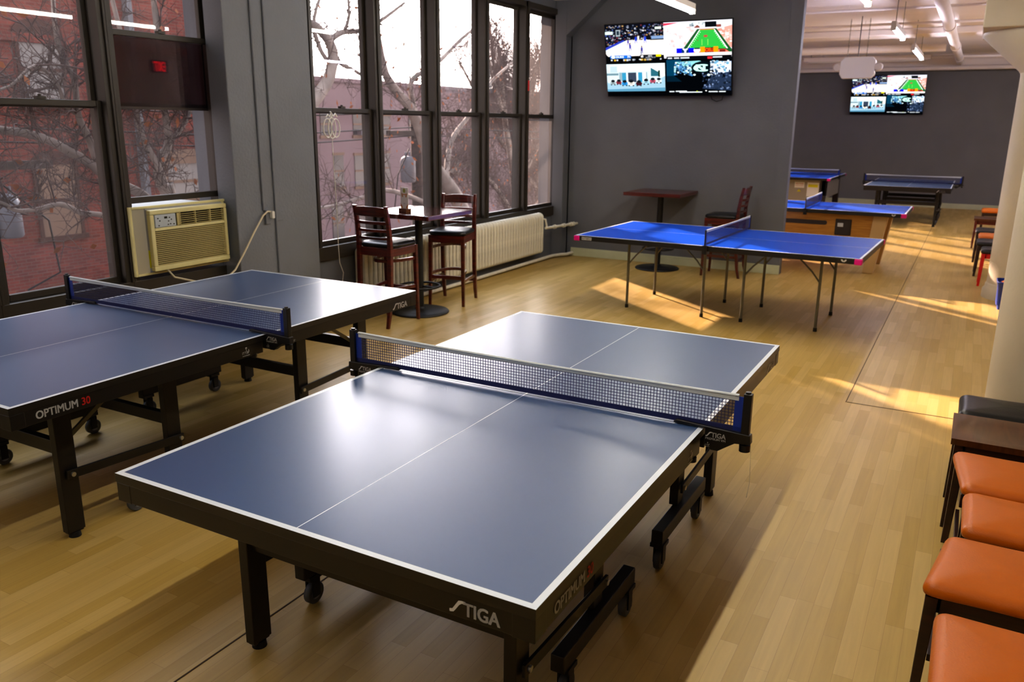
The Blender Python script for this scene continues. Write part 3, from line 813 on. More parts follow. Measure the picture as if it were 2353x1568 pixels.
# ================================================================== MIXED STOOLS ALONG THE COLUMNS
def pad_stool(label, x0, y0, y1, seat='orange', zt=.455, shape='rect', width=.42, frame='dkwood', group='backless stools lined up between the columns'):
    """x0: left edge of the seat as seen; y0..y1 depth"""
    d = y1-y0; w = width
    t = thing('stool', label, 'stool', (x0+w/2, (y0+y1)/2, 0), 0, group)
    hz = .055 if seat != 'saddle' else .03
    z0 = zt-hz-.012
    if shape == 'far': ol = [(-w/2, d/2), (-w/2+.045, -d/2), (w/2-.045, -d/2), (w/2, d/2)]
    elif shape == 'near': ol = [(-w/2+.06, d/2), (-w/2, -d/2), (w/2, -d/2), (w/2-.06, d/2)]
    else: ol = [(-w/2, d/2), (-w/2, -d/2), (w/2, -d/2), (w/2, d/2)]
    # round the corners
    pts = []
    for i in range(4):
        p = V3((*ol[i], 0)); a = V3((*ol[i-1], 0)); b = V3((*ol[(i+1) % 4], 0)); r = .035
        pa = p+(a-p).normalized()*r; pb = p+(b-p).normalized()*r
        for kk in range(5):
            u = kk/4; q = pa*(1-u)**2 + p*2*u*(1-u) + pb*u*u; pts.append((q.x, q.y))
    # densify edges
    den = []
    for i in range(len(pts)):
        p, q = pts[i], pts[(i+1) % len(pts)]
        L = math.hypot(q[0]-p[0], q[1]-p[1]); n = max(1, int(L/.05))
        for j in range(n): den.append((p[0]+(q[0]-p[0])*j/n, p[1]+(q[1]-p[1])*j/n))
    if seat == 'saddle':
        m_ = MB(); nx, ny = 20, 10; vs = []
        for i in range(nx+1):
            for j in range(ny+1):
                u = -1+2*i/nx; v = -1+2*j/ny
                dip = .016*max(0, 1-(u*u*1.3+v*v*1.5))
                vs.append(V3((u*w/2, v*d/2, zt-dip)))
        fs = [(i*(ny+1)+j, (i+1)*(ny+1)+j, (i+1)*(ny+1)+j+1, i*(ny+1)+j+1) for i in range(nx) for j in range(ny)]
        m_.add(vs, fs, 0, True)
        m_.box(-w/2, w/2, -d/2, d/2, zt-.03, zt-.0175)
        rim = [(-w/2, -d/2), (w/2, -d/2), (w/2, d/2), (-w/2, d/2)]
        m_.add([V3((a, b, z)) for z in (zt-.0175, zt) for a, b in rim], [(0, 1, 5, 4), (1, 2, 6, 5), (2, 3, 7, 6), (3, 0, 4, 7)])
        m_.build('seat', M['saddle'], t)
    else:
        cushion(den, zt-hz, hz, .04, .012).build('seat', M['orange' if seat == 'orange' else 'vinyl'], t)
    fa = MB(); ins = .03
    fa.box(-w/2+ins+.02, w/2-ins-.02, -d/2+ins, -d/2+ins+.02, zt-hz-.06, zt-hz).box(-w/2+ins+.02, w/2-ins-.02, d/2-ins-.02, d/2-ins, zt-hz-.06, zt-hz)
    fa.box(-w/2+ins+.015, -w/2+ins+.035, -d/2+ins, d/2-ins, zt-hz-.06, zt-hz).box(w/2-ins-.035, w/2-ins-.015, -d/2+ins, d/2-ins, zt-hz-.06, zt-hz)
    fa.build('seat_frame', M[frame], t, bevel=.003)
    for i in range(4):
        cx_, cy_ = ol[i]; sx = 1 if cx_ > 0 else -1; sy = 1 if cy_ > 0 else -1
        X, Y = cx_-sx*.035, cy_-sy*.03
        g = MB(); ring = lambda x, y, z, a: [V3((x-a, y-a, z)), V3((x+a, y-a, z)), V3((x+a, y+a, z)), V3((x-a, y+a, z))]
        g.loft([ring(X+sx*.012, Y+sy*.012, 0, .014), ring(X, Y, zt-hz-.001, .019)], smooth=False)
        g.build('leg', M[frame], t, bevel=.003)
    for s in (-1, 1):
        xa = s*(w/2-.035) if shape == 'rect' else s*(w/2-.055)
        st = MB(); st.bar((xa, -d/2+.04, .17), (xa, d/2-.04, .17), .016, .026); st.build('stretcher', M[frame], t, bevel=.002)
    return t
pad_stool('black padded stool in front of the nearest cream column', .095, 4.555, 4.89, 'black', .46, width=.46)
pad_stool('stool with a dished brown wooden seat between the black stool and the orange seats', .075, 4.115, 4.52, 'saddle', .455, width=.46)
pad_stool('orange padded stool next to the stool with the brown wooden seat', .085, 3.56, 3.98, 'orange', .455, 'far', width=.46)
pad_stool('orange padded stool, second orange seat counting from the brown wooden seat', .135, 3.165, 3.53, 'orange', .45, 'rect', width=.44)
pad_stool('orange padded stool with a wide front edge and long dark leg, lower right', .03, 2.66, 3.07, 'orange', .46, 'near', width=.47)
pad_stool('orange padded stool cut by the lower right corner, nearest of the orange seats', .075, 2.10, 2.54, 'orange', .45, 'rect', width=.44)
GF = 'stools beyond the columns'
pad_stool('red legged stool with a black seat beside the sunlit column', .20, 11.27, 11.62, 'black', .45, width=.4, frame='redpaint', group=GF)
pad_stool('black stool with dark legs behind the red legged stool', .15, 12.02, 12.45, 'black', .45, width=.42, group=GF)
pad_stool('orange padded stool between two black stools beyond the sunlit column', .17, 12.75, 13.15, 'orange', .45, width=.4, group=GF)
pad_stool('black padded stool in front of the stool with the red brown wooden top', .13, 13.3, 13.75, 'black', .46, width=.44, group=GF)
pad_stool('stool with a red brown wooden top beyond the sunlit column', .10, 14.9, 15.4, 'saddle', .47, width=.5, frame='mahog', group=GF)
pad_stool('orange padded stool farthest along the row near the far wall', .21, 16.8, 17.25, 'orange', .46, width=.42, group=GF)
bin_ = MB(); rr = lambda s_, z: [V3((x*s_, y*s_, z)) for x, y in rrect(.3, .3, .05)]
ct = thing('storage_tub', 'small blue tub with orange things inside at the foot of the sunlit column', 'tub', (.525, 9.98, 0))
MB().loft([rr(.8, 0), rr(1, .28), rr(1.06, .285), rr(1.06, .30), rr(.97, .30), rr(.92, .05)]).build('tub', M['netblue'], ct)
MB().loft([rr(.9, .2), rr(.8, .27), rr(.4, .31), rr(.1, .32)]).build('contents', M['orange'], ct)

# ================================================================== TELEVISIONS
def tv_canvas(W, H):
    rnd = random.Random(7); mb = MB(); lay = [0]
    def fn(u, v): return V3(((u-.5)*W, -.0005-lay[0]*.00012, (v-.5)*H))
    def Q(pts, col):
        lay[0] += 1; mb.add([fn(*p) for p in pts], [tuple(range(len(pts)))], 0, False, col)
    def R(a, b, c, d, col): Q([(a, b), (c, b), (c, d), (a, d)], col)
    def D(cx, cy, rx, ry, col, n=14): Q([(cx+rx*math.cos(2*PI*i/n), cy+ry*math.sin(2*PI*i/n)) for i in range(n)], col)
    def T(body, a, b, c, d, col, bold=.03):
        lay[0] += 1; put_text(mb, body, a, c, b, d, fn, 0, bold, 0, col)
    def speckle(a, b, c, d, n, cols, r=.006):
        lay[0] += 1
        for _ in range(n):
            x = rnd.uniform(a, c); y = rnd.uniform(b, d); w_ = r*rnd.uniform(.5, 1.4); h_ = w_*1.6
            x = min(max(x, a+w_), c-w_); y = min(max(y, b+h_), d-h_)
            mb.add([fn(x-w_, y-h_), fn(x+w_, y-h_), fn(x+w_, y+h_), fn(x-w_, y+h_)], [(0, 1, 2, 3)], 0, False, rnd.choice(cols))
    R(0, 0, 1, 1, '#05060a')
    # --- top left: basketball court
    R(0, .53, .48, 1, '#10121c')
    speckle(.0, .70, .48, .99, 420, ['#2a3246', '#5b6478', '#8c8f9d', '#1c2130', '#3a4a86', '#a8875a', '#c9cbd4', '#6a2f3a', '#10141d', '#171b26'], .0055)
    R(.0, .87, .065, .91, '#d6f0ea'); R(.09, .84, .125, .93, '#9aa6ac'); R(.097, .86, .118, .915, '#2c3a44')
    R(.41, .92, .46, .95, '#dff3e0')
    Q([(.0, .60), (.0, .655), (.18, .785), (.48, .775), (.48, .57), (.02, .56)], '#f3ece6')
    Q([(.0, .655), (.0, .69), (.15, .79), (.165, .775)], '#3340b0'); Q([(.0, .635), (.0, .655), (.165, .775), (.18, .775)], '#dfeef2')
    R(.37, .775, .48, .80, '#191a22'); R(.38, .79, .48, .83, '#7f9ac0')
    for cx, cy, s, c in ((.205, .70, 1, '#4a4aa8'), (.30, .655, 1, '#3f3f9c'), (.295, .61, .8, '#8890a8'), (.255, .80, 1, '#2340c0'), (.33, .80, 1, '#2448d0'), (.19, .765, .8, '#4a3fa0'), (.275, .815, .9, '#e8e0d8')):
        D(cx, cy, .009*s, .03*s, c); D(cx, cy+.038*s, .005*s, .011*s, '#5a3a30'); Q([(cx-.008*s, cy-.02), (cx-.002, cy-.02), (cx-.006, cy-.065*s), (cx-.010, cy-.065*s)], c); Q([(cx+.002, cy-.02), (cx+.008, cy-.02), (cx+.010, cy-.06*s), (cx+.006, cy-.06*s)], c)
    R(0, .50, .5, .565, '#08090c')
    R(.035, .535, .21, .58, '#1e6fd0'); D(.06, .557, .018, .022, '#e6f2ff'); T('DUKE', .085, .545, .15, .57, '#f4fbff'); T('71', .18, .543, .2, .572, '#ffffff')
    R(.285, .535, .46, .58, '#20222a'); T('68', .293, .543, .31, .572, '#ffffff'); T('ACC', .35, .552, .385, .572, '#d6d8dc'); T('2ND 4:12', .33, .533, .41, .547, '#bcc4cf', .01); R(.415, .548, .455, .58, '#f2e611')
    speckle(.04, .505, .46, .525, 26, ['#c9ced6', '#8e949c', '#cfa531'], .006)
    # --- top right: football field
    R(.48, .52, 1, 1, '#e6e4ee')
    speckle(.5, .66, .72, .93, 150, ['#efe3e8', '#f6d7d8', '#dfe6f4', '#f0b8b4', '#ffffff'], .012)
    Q([(.88, .88), (1, .93), (1, .64), (.97, .66)], '#f2a193'); speckle(.9, .68, 1, .9, 60, ['#ee8a78', '#f6c4ba', '#ffffff', '#f0a08e'], .009)
    Q([(.48, .955), (.60, .99), (.48, .99)], '#e23a56')
    R(.66, .93, 1, .985, '#e7edf0'); R(.80, .915, .885, .985, '#0d1116'); R(.72, .91, .76, .945, '#8d5046'); R(.885, .91, .92, .945, '#8d5046'); speckle(.68, .93, .8, .98, 24, ['#9aa8b0', '#ffffff', '#6f7c86'], .008)
    Q([(.63, .64), (.74, .895), (.885, .895), (1, .62), (1, .57), (.63, .57)], '#1d5a2c')
    Q([(.665, .645), (.76, .885), (.868, .885), (.965, .63)], '#36b648')
    Q([(.66, .64), (.668, .64), (.765, .885), (.757, .885)], '#f2f2f2'); Q([(.962, .63), (.972, .63), (.872, .885), (.864, .885)], '#f2f2f2')
    R(.76, .88, .868, .893, '#c9814e')
    for i in range(9):
        u = i/9; y = .66+.21*(1-(1-u)**1.0)
        for s in (0, 1):
            xa = .685+.085*u if s == 0 else .94-.08*u
            R(xa, y, xa+.006, y+.008, '#e9f6ea')
    D(.805, .80, .016, .016, '#b0504a'); D(.745, .745, .005, .006, '#7a4a3a')
    R(.775, .68, .779, .76, '#9be36a'); R(.82, .68, .824, .76, '#9be36a')
    Q([(.66, .64), (.96, .615), (1, .56), (.64, .56)], '#e0745c'); R(.91, .585, .955, .625, '#a3392c')
    R(.58, .585, .62, .65, '#1212e6'); R(.62, .585, .675, .65, '#14356f'); R(.675, .585, .715, .65, '#1212e6'); D(.739, .618, .026, .032, '#e9eef2'); R(.72, .632, .758, .65, '#1a2233')
    T('Y', .63, .592, .667, .643, '#ffffff', .06)
    R(.765, .585, .80, .66, '#ff9a0a'); R(.80, .585, .865, .65, '#1b1210'); T('OSU', .803, .595, .862, .642, '#ff5a1c', .05); R(.865, .585, .90, .66, '#ff9a0a'); T('8:00', .915, .592, .95, .612, '#3a1512')
    R(.48, .545, 1, .585, '#f5efee'); R(.5, .50, 1, .545, '#0c0d12')
    for a, b in ((.51, .545), (.56, .60), (.61, .68), (.86, .93)): R(a, .512, b, .53, '#cfd5da')
    R(.82, .50, .855, .53, '#e0303a')
    # --- bottom left: cars in front of a building
    R(.0, .07, .485, .46, '#cfe0e6')
    R(.02, .36, .37, .455, '#dfeaec'); R(.10, .36, .34, .42, '#f7fbfb'); R(.37, .28, .485, .455, '#f0faf4'); Q([(.37, .28), (.44, .28), (.44, .33), (.37, .40)], '#2d6a78'); R(.43, .27, .445, .36, '#1e3a2c')
    R(.0, .30, .10, .33, '#6f8d98'); R(.03, .34, .09, .43, '#b8cdd4'); R(.105, .22, .34, .34, '#8fa8b2'); R(.13, .20, .165, .335, '#3a93b8'); R(.18, .20, .25, .335, '#3a4456'); R(.265, .20, .30, .335, '#3a93b8'); R(.165, .2, .18, .34, '#e6eef0'); R(.25, .2, .265, .34, '#e6eef0'); R(.30, .2, .33, .34, '#f3f6f6')
    Q([(.0, .07), (.485, .07), (.485, .28), (.40, .20), (.05, .17), (0, .2)], '#9cc0d2'); Q([(.0, .07), (.485, .07), (.485, .12), (.0, .10)], '#5e95b0')
    for cx, cy, c, s in ((.05, .195, '#9fb0b4', .9), (.10, .20, '#8a3340', .9), (.15, .185, '#2f8fd0', 1), (.205, .185, '#f2ece0', 1.1), (.27, .18, '#4a1620', 1), (.33, .20, '#9fcbe0', 1), (.385, .215, '#b9566a', .95), (.435, .215, '#e6f2f2', .9)):
        D(cx, cy, .027*s, .030*s, c); D(cx, cy+.028*s, .018*s, .022*s, '#1a2026'); D(cx-.016*s, cy-.03*s, .006, .010, '#0b0d10'); D(cx+.016*s, cy-.03*s, .006, .010, '#0b0d10'); R(cx-.012*s, cy-.01, cx+.012*s, cy-.002, '#2a3036')
    # --- bottom right: dark arena
    R(.5, .03, 1, .50, '#04070c'); Q([(.5, .28), (.5, .50), (.62, .50), (.56, .28)], '#06415c'); Q([(.5, .2), (.5, .28), (.56, .28), (.62, .2)], '#052434')
    Q([(.57, .47), (.76, .48), (.80, .44), (.70, .40), (.62, .42)], '#8fd0d4'); Q([(.58, .42), (.63, .42), (.71, .28), (.70, .27), (.62, .33)], '#4d86b8')
    speckle(.56, .29, .70, .47, 90, ['#9ad2dc', '#5b93c8', '#dff6f6', '#123040', '#2a5a80'], .006)
    D(.78, .385, .085, .085, '#06131a'); Q([(.84, .47), (1, .46), (1, .33), (.88, .28), (.86, .38)], '#e6eeff'); speckle(.84, .28, 1, .48, 80, ['#cfe0ff', '#ffffff', '#6fa8c8', '#20405a'], .008)
    Q([(.78, .10), (1, .07), (1, .33), (.86, .28)], '#2a3850'); speckle(.78, .08, 1, .32, 110, ['#2a3850', '#4a5c7c', '#18202c', '#7d90b4', '#0c1018'], .006)
    T('N', .735, .345, .80, .425, '#c9fff6', .05); T('C', .715, .335, .82, .43, '#c9fff6', .03)
    D(.72, .29, .01, .012, '#e8ffff'); D(.83, .285, .012, .014, '#e8ffff')
    for a, b, y in ((.52, .56, .055), (.57, .66, .058), (.60, .78, .045), (.83, .90, .05), (.91, .96, .05)): R(a, y, b, y+.014, '#dfe6ea')
    D(.74, .062, .006, .008, '#b6c92a'); D(.81, .07, .006, .008, '#ffffff')
    return mb

def television(label, loc, W, H, tilt, wall_y, cable=True):
    t = thing('television', label, 'television', loc)
    t.rotation_euler = (tilt, 0, 0)
    MB().box(-W/2-.01, W/2+.01, .0, .035, -H/2-.01, H/2+.01).box(-W*.3, W*.3, .035, .06, -H*.3, H*.3).build('casing', M['plastic'], t, bevel=.004)
    tv_canvas(W, H).build('screen', M['screen'], t)
    return t
def tv_mount(t, loc, tilt, wall_y):
    inv = t.matrix_basis.inverted() if False else Matrix.Translation(V3(loc)) @ Matrix.Rotation(tilt, 4, 'X')
    inv = inv.inverted()
    b = MB(); x, y, z = loc
    b.box(x-.2, x+.2, wall_y-.02, wall_y, z-.2, z+.2)
    for s_ in (-.15, .15): b.bar((x+s_, wall_y-.01, z), (x+s_, y+.05, z+.0), .03, .05)
    b.v = [tuple(inv @ V3(p)) for p in b.v]
    b.build('wall_bracket', M['plastic'], t)
    return inv
tv1 = television('large wall mounted television showing four pictures, on the grey partition wall', (-3.62, 10.535, 2.664), 1.66, .90, math.radians(14.5), 10.77)
iv = tv_mount(tv1, (-3.62, 10.535, 2.664), math.radians(14.5), 10.77)
cb2 = MB(); cb2.tube([iv @ V3(p) for p in ((-3.08, 10.70, 2.26), (-3.05, 10.71, 2.18), (-2.99, 10.71, 2.155), (-2.92, 10.71, 2.175), (-2.90, 10.70, 2.26))], .006, 6)
cb2.build('power_cable', M['plastic'], tv1)
tv2 = television('smaller looking television showing four pictures on the dark far wall', (-2.05, 22.0, 2.60), 1.60, .90, math.radians(12), 22.2)
tv_mount(tv2, (-2.05, 22.0, 2.60), math.radians(12), 22.2)

# ================================================================== AIR CONDITIONER
ac = thing('air_conditioner', 'cream window air conditioner with pleated side panel below the raised sash', 'air conditioner', (WX, 4.23, .735))
# local: x out of the wall, y along it, z up from the sill; unit spans y -.44 .. .42
hb = MB(); hb.box(-.40, .085, -.358, .335, .045, .495).build('outer_case', M['ac_grey'], ac, bevel=.006)
fr_ = MB(); fr_.box(.045, .07, -.487, -.468, .02, .52).box(.045, .07, .375, .40, .02, .52).box(.045, .07, -.468, .375, .503, .52).box(.045, .07, -.468, .375, .02, .036).box(.045, .06, .335, .375, .036, .503)
fr_.build('mounting_frame', M['ac'], ac, bevel=.003)
acp = MB(); n = 9; pts_ = []
for i in range(2*n+1):
    y = -.468+.105*i/(2*n); pts_.append((y, .048 if i % 2 else .064))
for i, ((a, xa), (b, xb)) in enumerate(zip(pts_, pts_[1:])): acp.add([V3((xa, a, .036)), V3((xb, b, .036)), V3((xb, b, .503)), V3((xa, a, .503))], [(0, 1, 2, 3)], i % 2)  # every other fold face is tan: shade of the pleats put into the colour
acp.build('pleated_panel', [M['ac_slat_shade'], M['accord']], ac)
MB().box(.045, .068, -.36, .335, .495, .503).build('seal_strip', M['ac_grey'], ac)
MB().box(.045, .078, -.3595, -.3582, .07, .20).build('sticker', M['yellow'], ac)
# front housing
fc = MB(); X0, X1 = .08, .122; ya, yb_ = -.362, .338; za, zb_ = .048, .492
def fbox(y0, y1, z0, z1, x0=X0, x1=X1): fc.box(x0, x1, y0, y1, z0, z1)
fbox(ya, yb_, za, .085); fbox(ya, yb_, .458, zb_); fbox(ya, ya+.032, .085, .458); fbox(yb_-.028, yb_, .085, .458); fbox(ya+.032, yb_-.028, .338, .362)
fcase = fc.build('front_cover', M['ac'], ac, bevel=.006)
MB().box(X0, X0+.012, ya+.02, yb_-.02, .06, .47).build('inner_cavity', M['ac_dark'], ac)
gr = MB()
for i in range(18):
    z = .087+.014*i
    gr.box(X1-.008, X1-.004, ya+.032, yb_-.028, z, z+.0085)
    gr.add([V3((X1-.006, ya+.032, z)), V3((X1-.006, yb_-.028, z)), V3((X1-.022, yb_-.028, z+.006)), V3((X1-.022, ya+.032, z+.006))], [(0, 1, 2, 3)])
gr.build('intake_grille', M['ac_slat_shade'], ac)
lv = MB()
for i in range(6): lv.box(X1-.022, X1-.006, -.10, yb_-.03, .367+.015*i, .371+.015*i)
for y in (-.10, .04, .18): lv.box(X1-.022, X1-.005, y-.004, y+.004, .362, .458)
lv.box(X1-.012, X1-.004, -.13, -.108, .366, .455)
lv.build('air_louvres', M['ac_slat_shade'], ac)
cpn = MB().box(X1-.02, X1+.001, ya+.038, -.145, .364, .456).build('control_panel', M['ac_panel'], ac, bevel=.003)
bt = MB()
bt.box(X1+.001, X1+.003, -.245, -.22, .425, .440)
for yy, zz in ((-.30, .43), (-.285, .412), (-.20, .43), (-.185, .415), (-.21, .405), (-.295, .378), (-.215, .38), (-.195, .383), (-.165, .38)): bt.box(X1+.001, X1+.0025, yy-.005, yy+.005, zz-.004, zz+.004)
bt.build('buttons', M['ac_dark'], cpn)
cz = MB(); cz.tube([(-5.16, 3.99, .785), (-5.12, 4.02, .72), (-5.03, 4.16, .67), (-4.98, 4.28, .665), (-4.97, 4.38, .675), (-4.985, 4.48, .72), (-5.0, 4.60, .84), (-5.02, 4.74, .99), (-5.025, 4.85, 1.11), (-5.022, 4.90, 1.14), (-5.02, 4.93, 1.135)], .0075, 8)
cz.v = [(p[0]-WX, p[1]-4.23, p[2]-.735) for p in cz.v]; cz.build('power_cord', M['cord'], ac)['label'] = 'cream power cord'
ol_ = thing('wall_outlet', 'grey outlet box with a white plug on the pier at the left', 'outlet', (-5.05, 4.92, 1.09))
MB().box(.0, .022, -.035, .015, -.055, .06).build('box', M['pier'], ol_, bevel=.003)
MB().box(.022, .055, .005, .035, -.01, .05).build('plug', M['white'], ol_, bevel=.006)
jb = MB(); jb.box(-5.05, -5.035, 5.0, 5.09, 1.05, 1.135); tag(jb.build('junction_box', M['pier'], bevel=.003), 'flat grey junction plate beside the wall plug on the pier', 'junction box')
c1 = MB(); c1.tube([(-5.042, 4.875, 3.46), (-5.042, 4.875, 1.15)], .010, 8); tag(c1.build('conduit_pipe', M['pier']), 'thin grey conduit running down the pier to the plug outlet, the left of two', 'conduit', 'conduits on the pier')
c2 = MB(); c2.tube([(-5.042, 5.01, 3.46), (-5.042, 5.01, .62)], .010, 8); tag(c2.build('conduit_pipe', M['pier']), 'thin grey conduit running down past the junction plate, the right of two', 'conduit', 'conduits on the pier')

# ================================================================== RADIATOR AND PIPES
rd = thing('radiator', 'long white cast iron radiator under the windows', 'radiator', (-5.135, 8.1, 0))
sec = MB()
ol2 = []
for i in range(13):
    a = PI*i/12; ol2.append((.07*math.cos(a), .62+.06*math.sin(a)))
for i in range(13):
    a = PI+PI*i/12; ol2.append((.07*math.cos(a), .17+.05*math.sin(a)))
rings = []
for y, k_ in ((-.023, .5), (-.017, .88), (0, 1), (.017, .88), (.023, .5)):
    rings.append([V3((x-(1-k_)*.03*(1 if x > 0 else -1), y, z+(1-k_)*.03*(-1 if z > .4 else 1))) for x, z in ol2])
sec.loft(rings)
sec.cyl((0, -.036, .62), (0, .036, .62), .026, seg=10).cyl((0, -.036, .175), (0, .036, .175), .026, seg=10)
me = sec.mesh('section', M['radiator'])
ns = 54
for i in range(ns):
    o = bpy.data.objects.new('section', me); COL.objects.link(o); o.parent = rd; o.location = (0, -1.9+.0715*i, 0)
vp = MB(); vp.tube([(-5.09, 9.98, .60), (-5.05, 10.02, .59), (-5.03, 10.03, .48)], .016, 8)
vp.tube([(-5.03, 9.99, .475), (-4.96, 10.4, .475), (-4.91, 10.76, .475)], .018, 10)
for y, x in ((10.2, -4.998), (10.42, -4.962), (10.6, -4.935), (10.66, -4.925)): vp.cyl((x, y-.02, .475), (x+.006, y+.02, .475), .030, seg=8)
tag(vp.build('radiator_pipe', M['radiator']), 'cream valve pipe running from the radiator end to the partition wall', 'pipe')
fp = MB(); fp.tube([(-5.10, 6.0, .035), (-5.10, 8.4, .035), (-5.10, 10.35, .04), (-5.03, 10.50, .045), (-4.98, 10.56, .045), (-4.96, 10.73, .05)], .022, 10)
tag(fp.build('floor_pipe', M['radiator']), 'cream pipe along the floor under the radiator', 'pipe')

# ---- neon pumpkin hanging in the window
pk = thing('neon_pumpkin', 'white unlit tube outline of a pumpkin hanging in the window', 'neon sign', (-5.175, 5.90, 1.80))
pt_ = MB()
def oval(cy, ry, rz_, n=28): return [V3((0, cy+ry*math.cos(2*PI*i/n), rz_*math.sin(2*PI*i/n))) for i in range(n)]
pt_.tube(oval(-.055, .055, .082), .006, 6, closed=True).tube(oval(.055, .055, .082), .006, 6, closed=True).tube([p+V3((.004, 0, 0)) for p in oval(0, .05, .092)], .006, 6, closed=True)
pt_.build('body_outline', M['neon'], pk)
lf = MB(); lf.tube([(0, -.07, .095), (0, -.045, .12), (0, -.02, .10), (0, 0, .135), (0, .03, .105), (0, .055, .13), (0, .08, .1)], .006, 6)
lf.tube([(0, .0, .09), (0, .01, .125), (0, -.01, .145)], .007, 6)
lf.build('leaf_outline', M['neon'], pk)
pc_ = MB(); pc_.tube([(-5.175, 5.90, 1.712), (-5.175, 5.905, 1.45), (-5.172, 5.915, 1.1), (-5.172, 5.915, .72), (-5.16, 5.91, .56), (-5.15, 5.945, .46), (-5.15, 5.91, .30), (-5.15, 5.90, .01)], .0035, 6)
tag(pc_.build('lamp_cord', M['white']), 'thin white cord dropping from the pumpkin outline to the floor', 'cord')
rt_ = MB(); rt_.box(WX+.045, WX+.052, 9.745, 9.775, 2.27, 2.40); tag(rt_.build('red_tag', M['redpaint']), 'small red tag stuck on the window mullion', 'tag')

# ================================================================== CEILING FITTINGS
def strip_light(label, x, y0, y1, z, group, far=False):
    t = thing('strip_light', label, 'ceiling light', (x, (y0+y1)/2, z), 0, group)
    h = (y1-y0)/2
    MB().box(-.028, .028, -h, h, .024, .085).build('housing', M['housing'], t, bevel=.006)
    tb = MB(); tb.tube([(0, -h+.03, 0), (0, h-.03, 0)], .02, 10); tb.build('tube', M['tube_far' if far else 'tube'], t)
    en = MB(); en.box(-.03, .03, -h, -h+.03, -.022, .03).box(-.03, .03, h-.03, h, -.022, .03); en.build('end_cap', M['housing'], t)
    for y in (-h*.7, h*.7):
        c = MB(); c.tube([(0, y, .085), (0, y, CEIL-z)], .004, 5); c.build('hanger', M['zinc'], t)
    return t
GL = 'strip lights hanging over the tables'
LZ = 3.02
strip_light('bright strip light at the top of the photo, left of and above the television', -2.84, 6.62, 9.02, LZ, GL)
for a, b in ((.32, 2.72), (2.78, 5.16), (5.22, 7.61), (-2.1, .26)): strip_light('strip light hanging in the row above the nearest table, reflected in the left windows', -1.13, a, b, LZ, GL)
strip_light('strip light seen end on above the partition edge, cut by the top of the photo', -1.13, 7.69, 9.2, LZ, GL)
strip_light('violet white strip light in the middle of the back room row', -1.09, 11.45, 12.85, LZ, 'back room strip lights', True)
strip_light('violet white strip light farthest along the back room row', -1.07, 14.5, 16.6, LZ, 'back room strip lights', True)
for x, a, b in ((1.6, 12.5, 15), (1.6, 16.5, 19), (3.2, 12.5, 15), (3.2, 16.5, 19)):  # unseen lamps added to light the back room
    strip_light('added strip light outside the view, brightening the back room', x, a, b, 3.1, 'added back room strip lights out of view', True)
bp_ = MB(); bp_.tube([(-.62, 6.5, 3.30), (-.60, 12, 3.30), (-.60, 21.9, 3.30)], .075, 16)
for y in (14.2, 17.7, 20.6): bp_.tube([(-.60, y-.08, 3.30), (-.60, y+.08, 3.30)], .088, 16)
tag(bp_.build('ceiling_pipe', M['ceil']), 'thick beige pipe running away along the back room ceiling', 'pipe')
cp2 = MB(); cp2.tube([(-4.9, 17.6, 3.28), (-.75, 17.6, 3.28)], .07, 14); tag(cp2.build('ceiling_pipe', M['ceil']), 'beige pipe crossing the back room ceiling into the thick pipe', 'pipe')
for y, z, r, lb in ((12.72, 3.40, .018, 'thin pipe crossing the back room ceiling, nearest of three'), (14.6, 3.40, .022, 'thin pipe crossing the back room ceiling, second of three'), (20.6, 3.33, .03, 'thin pipe crossing the back room ceiling, farthest of three')):
    c = MB(); c.tube([(-5.2, y, z), (4.4, y, z)], r, 8)
    for x in (-3.4, -1.8, .2): c.tube([(x, y, z), (x, y, CEIL)], .006, 5)
    tag(c.build('ceiling_pipe', M['ceil']), lb, 'pipe', 'thin crossing ceiling pipes')
bm = MB(); bm.box(WX, XR, 21.75, 22.2, 3.20, CEIL); bm.tube([(-5.2, 21.7, 3.17), (4.4, 21.7, 3.17)], .05, 10)
struct(bm.build('trim_9', M['ceil']))
struct(MB().box(WX, XR, 15.9, 16.5, 3.36, CEIL).build('trim_10', M['ceil'], bevel=.02))
dl = thing('unlit_strip_light', 'long unlit beige strip fixture hanging before the far television', 'ceiling light', (-2.35, 19.9, 3.24))
MB().box(-1.3, 1.25, -.06, .06, .0, .09).build('housing', M['ceil'], dl, bevel=.006)
MB().box(-1.2, 1.15, -.04, .04, -.03, 0).build('diffuser', M['housing'], dl)
for x in (-1.15, 1.1): 
    c = MB(); c.tube([(x, 0, .09), (x, 0, CEIL-3.24)], .006, 5); c.build('hanger', M['zinc'], dl)
# emergency light hanging on chains
el = thing('emergency_light', 'white emergency light box with two round lamps hanging from chains', 'emergency light', (-1.76, 14.0, 2.74))
bx = MB(); bx.prism([(-.26, -.10), (-.22, -.165), (.20, -.165), (.245, -.11), (.245, .09), (.20, .15), (-.20, .15), (-.26, .09)], -.06, .06, lambda x, z, y: V3((x, y, z)))
bx.build('case', M['white'], el, bevel=.012)
for s, x in ((-1, -.30), (1, .285)):
    lp = MB(); lp.tube([(x, -.06, .0), (x, -.05, 0), (x, .03, 0), (x, .05, 0)], [.05, .062, .062, .03], 18); lp.build('lamp_head', M['housing'], el)
for x in (-.17, .10):
    ch = MB()
    for j in range(20):
        z = .15+.029*j
        if z > CEIL-2.74-.03: break
        ch.tube([(x+.006*math.cos(a_*PI/3)*(1 if j % 2 else 0), .006*math.cos(a_*PI/3)*(0 if j % 2 else 1), z+.018*math.sin(a_*PI/3)+.012) for a_ in range(6)], .0025, 4, closed=True)
    ch.build('chain', M['zinc'], el)
cc = MB(); cc.tube([(-.02, 0, .15), (-.02, 0, CEIL-2.74)], .007, 6); cc.build('cable', M['plastic'], el)
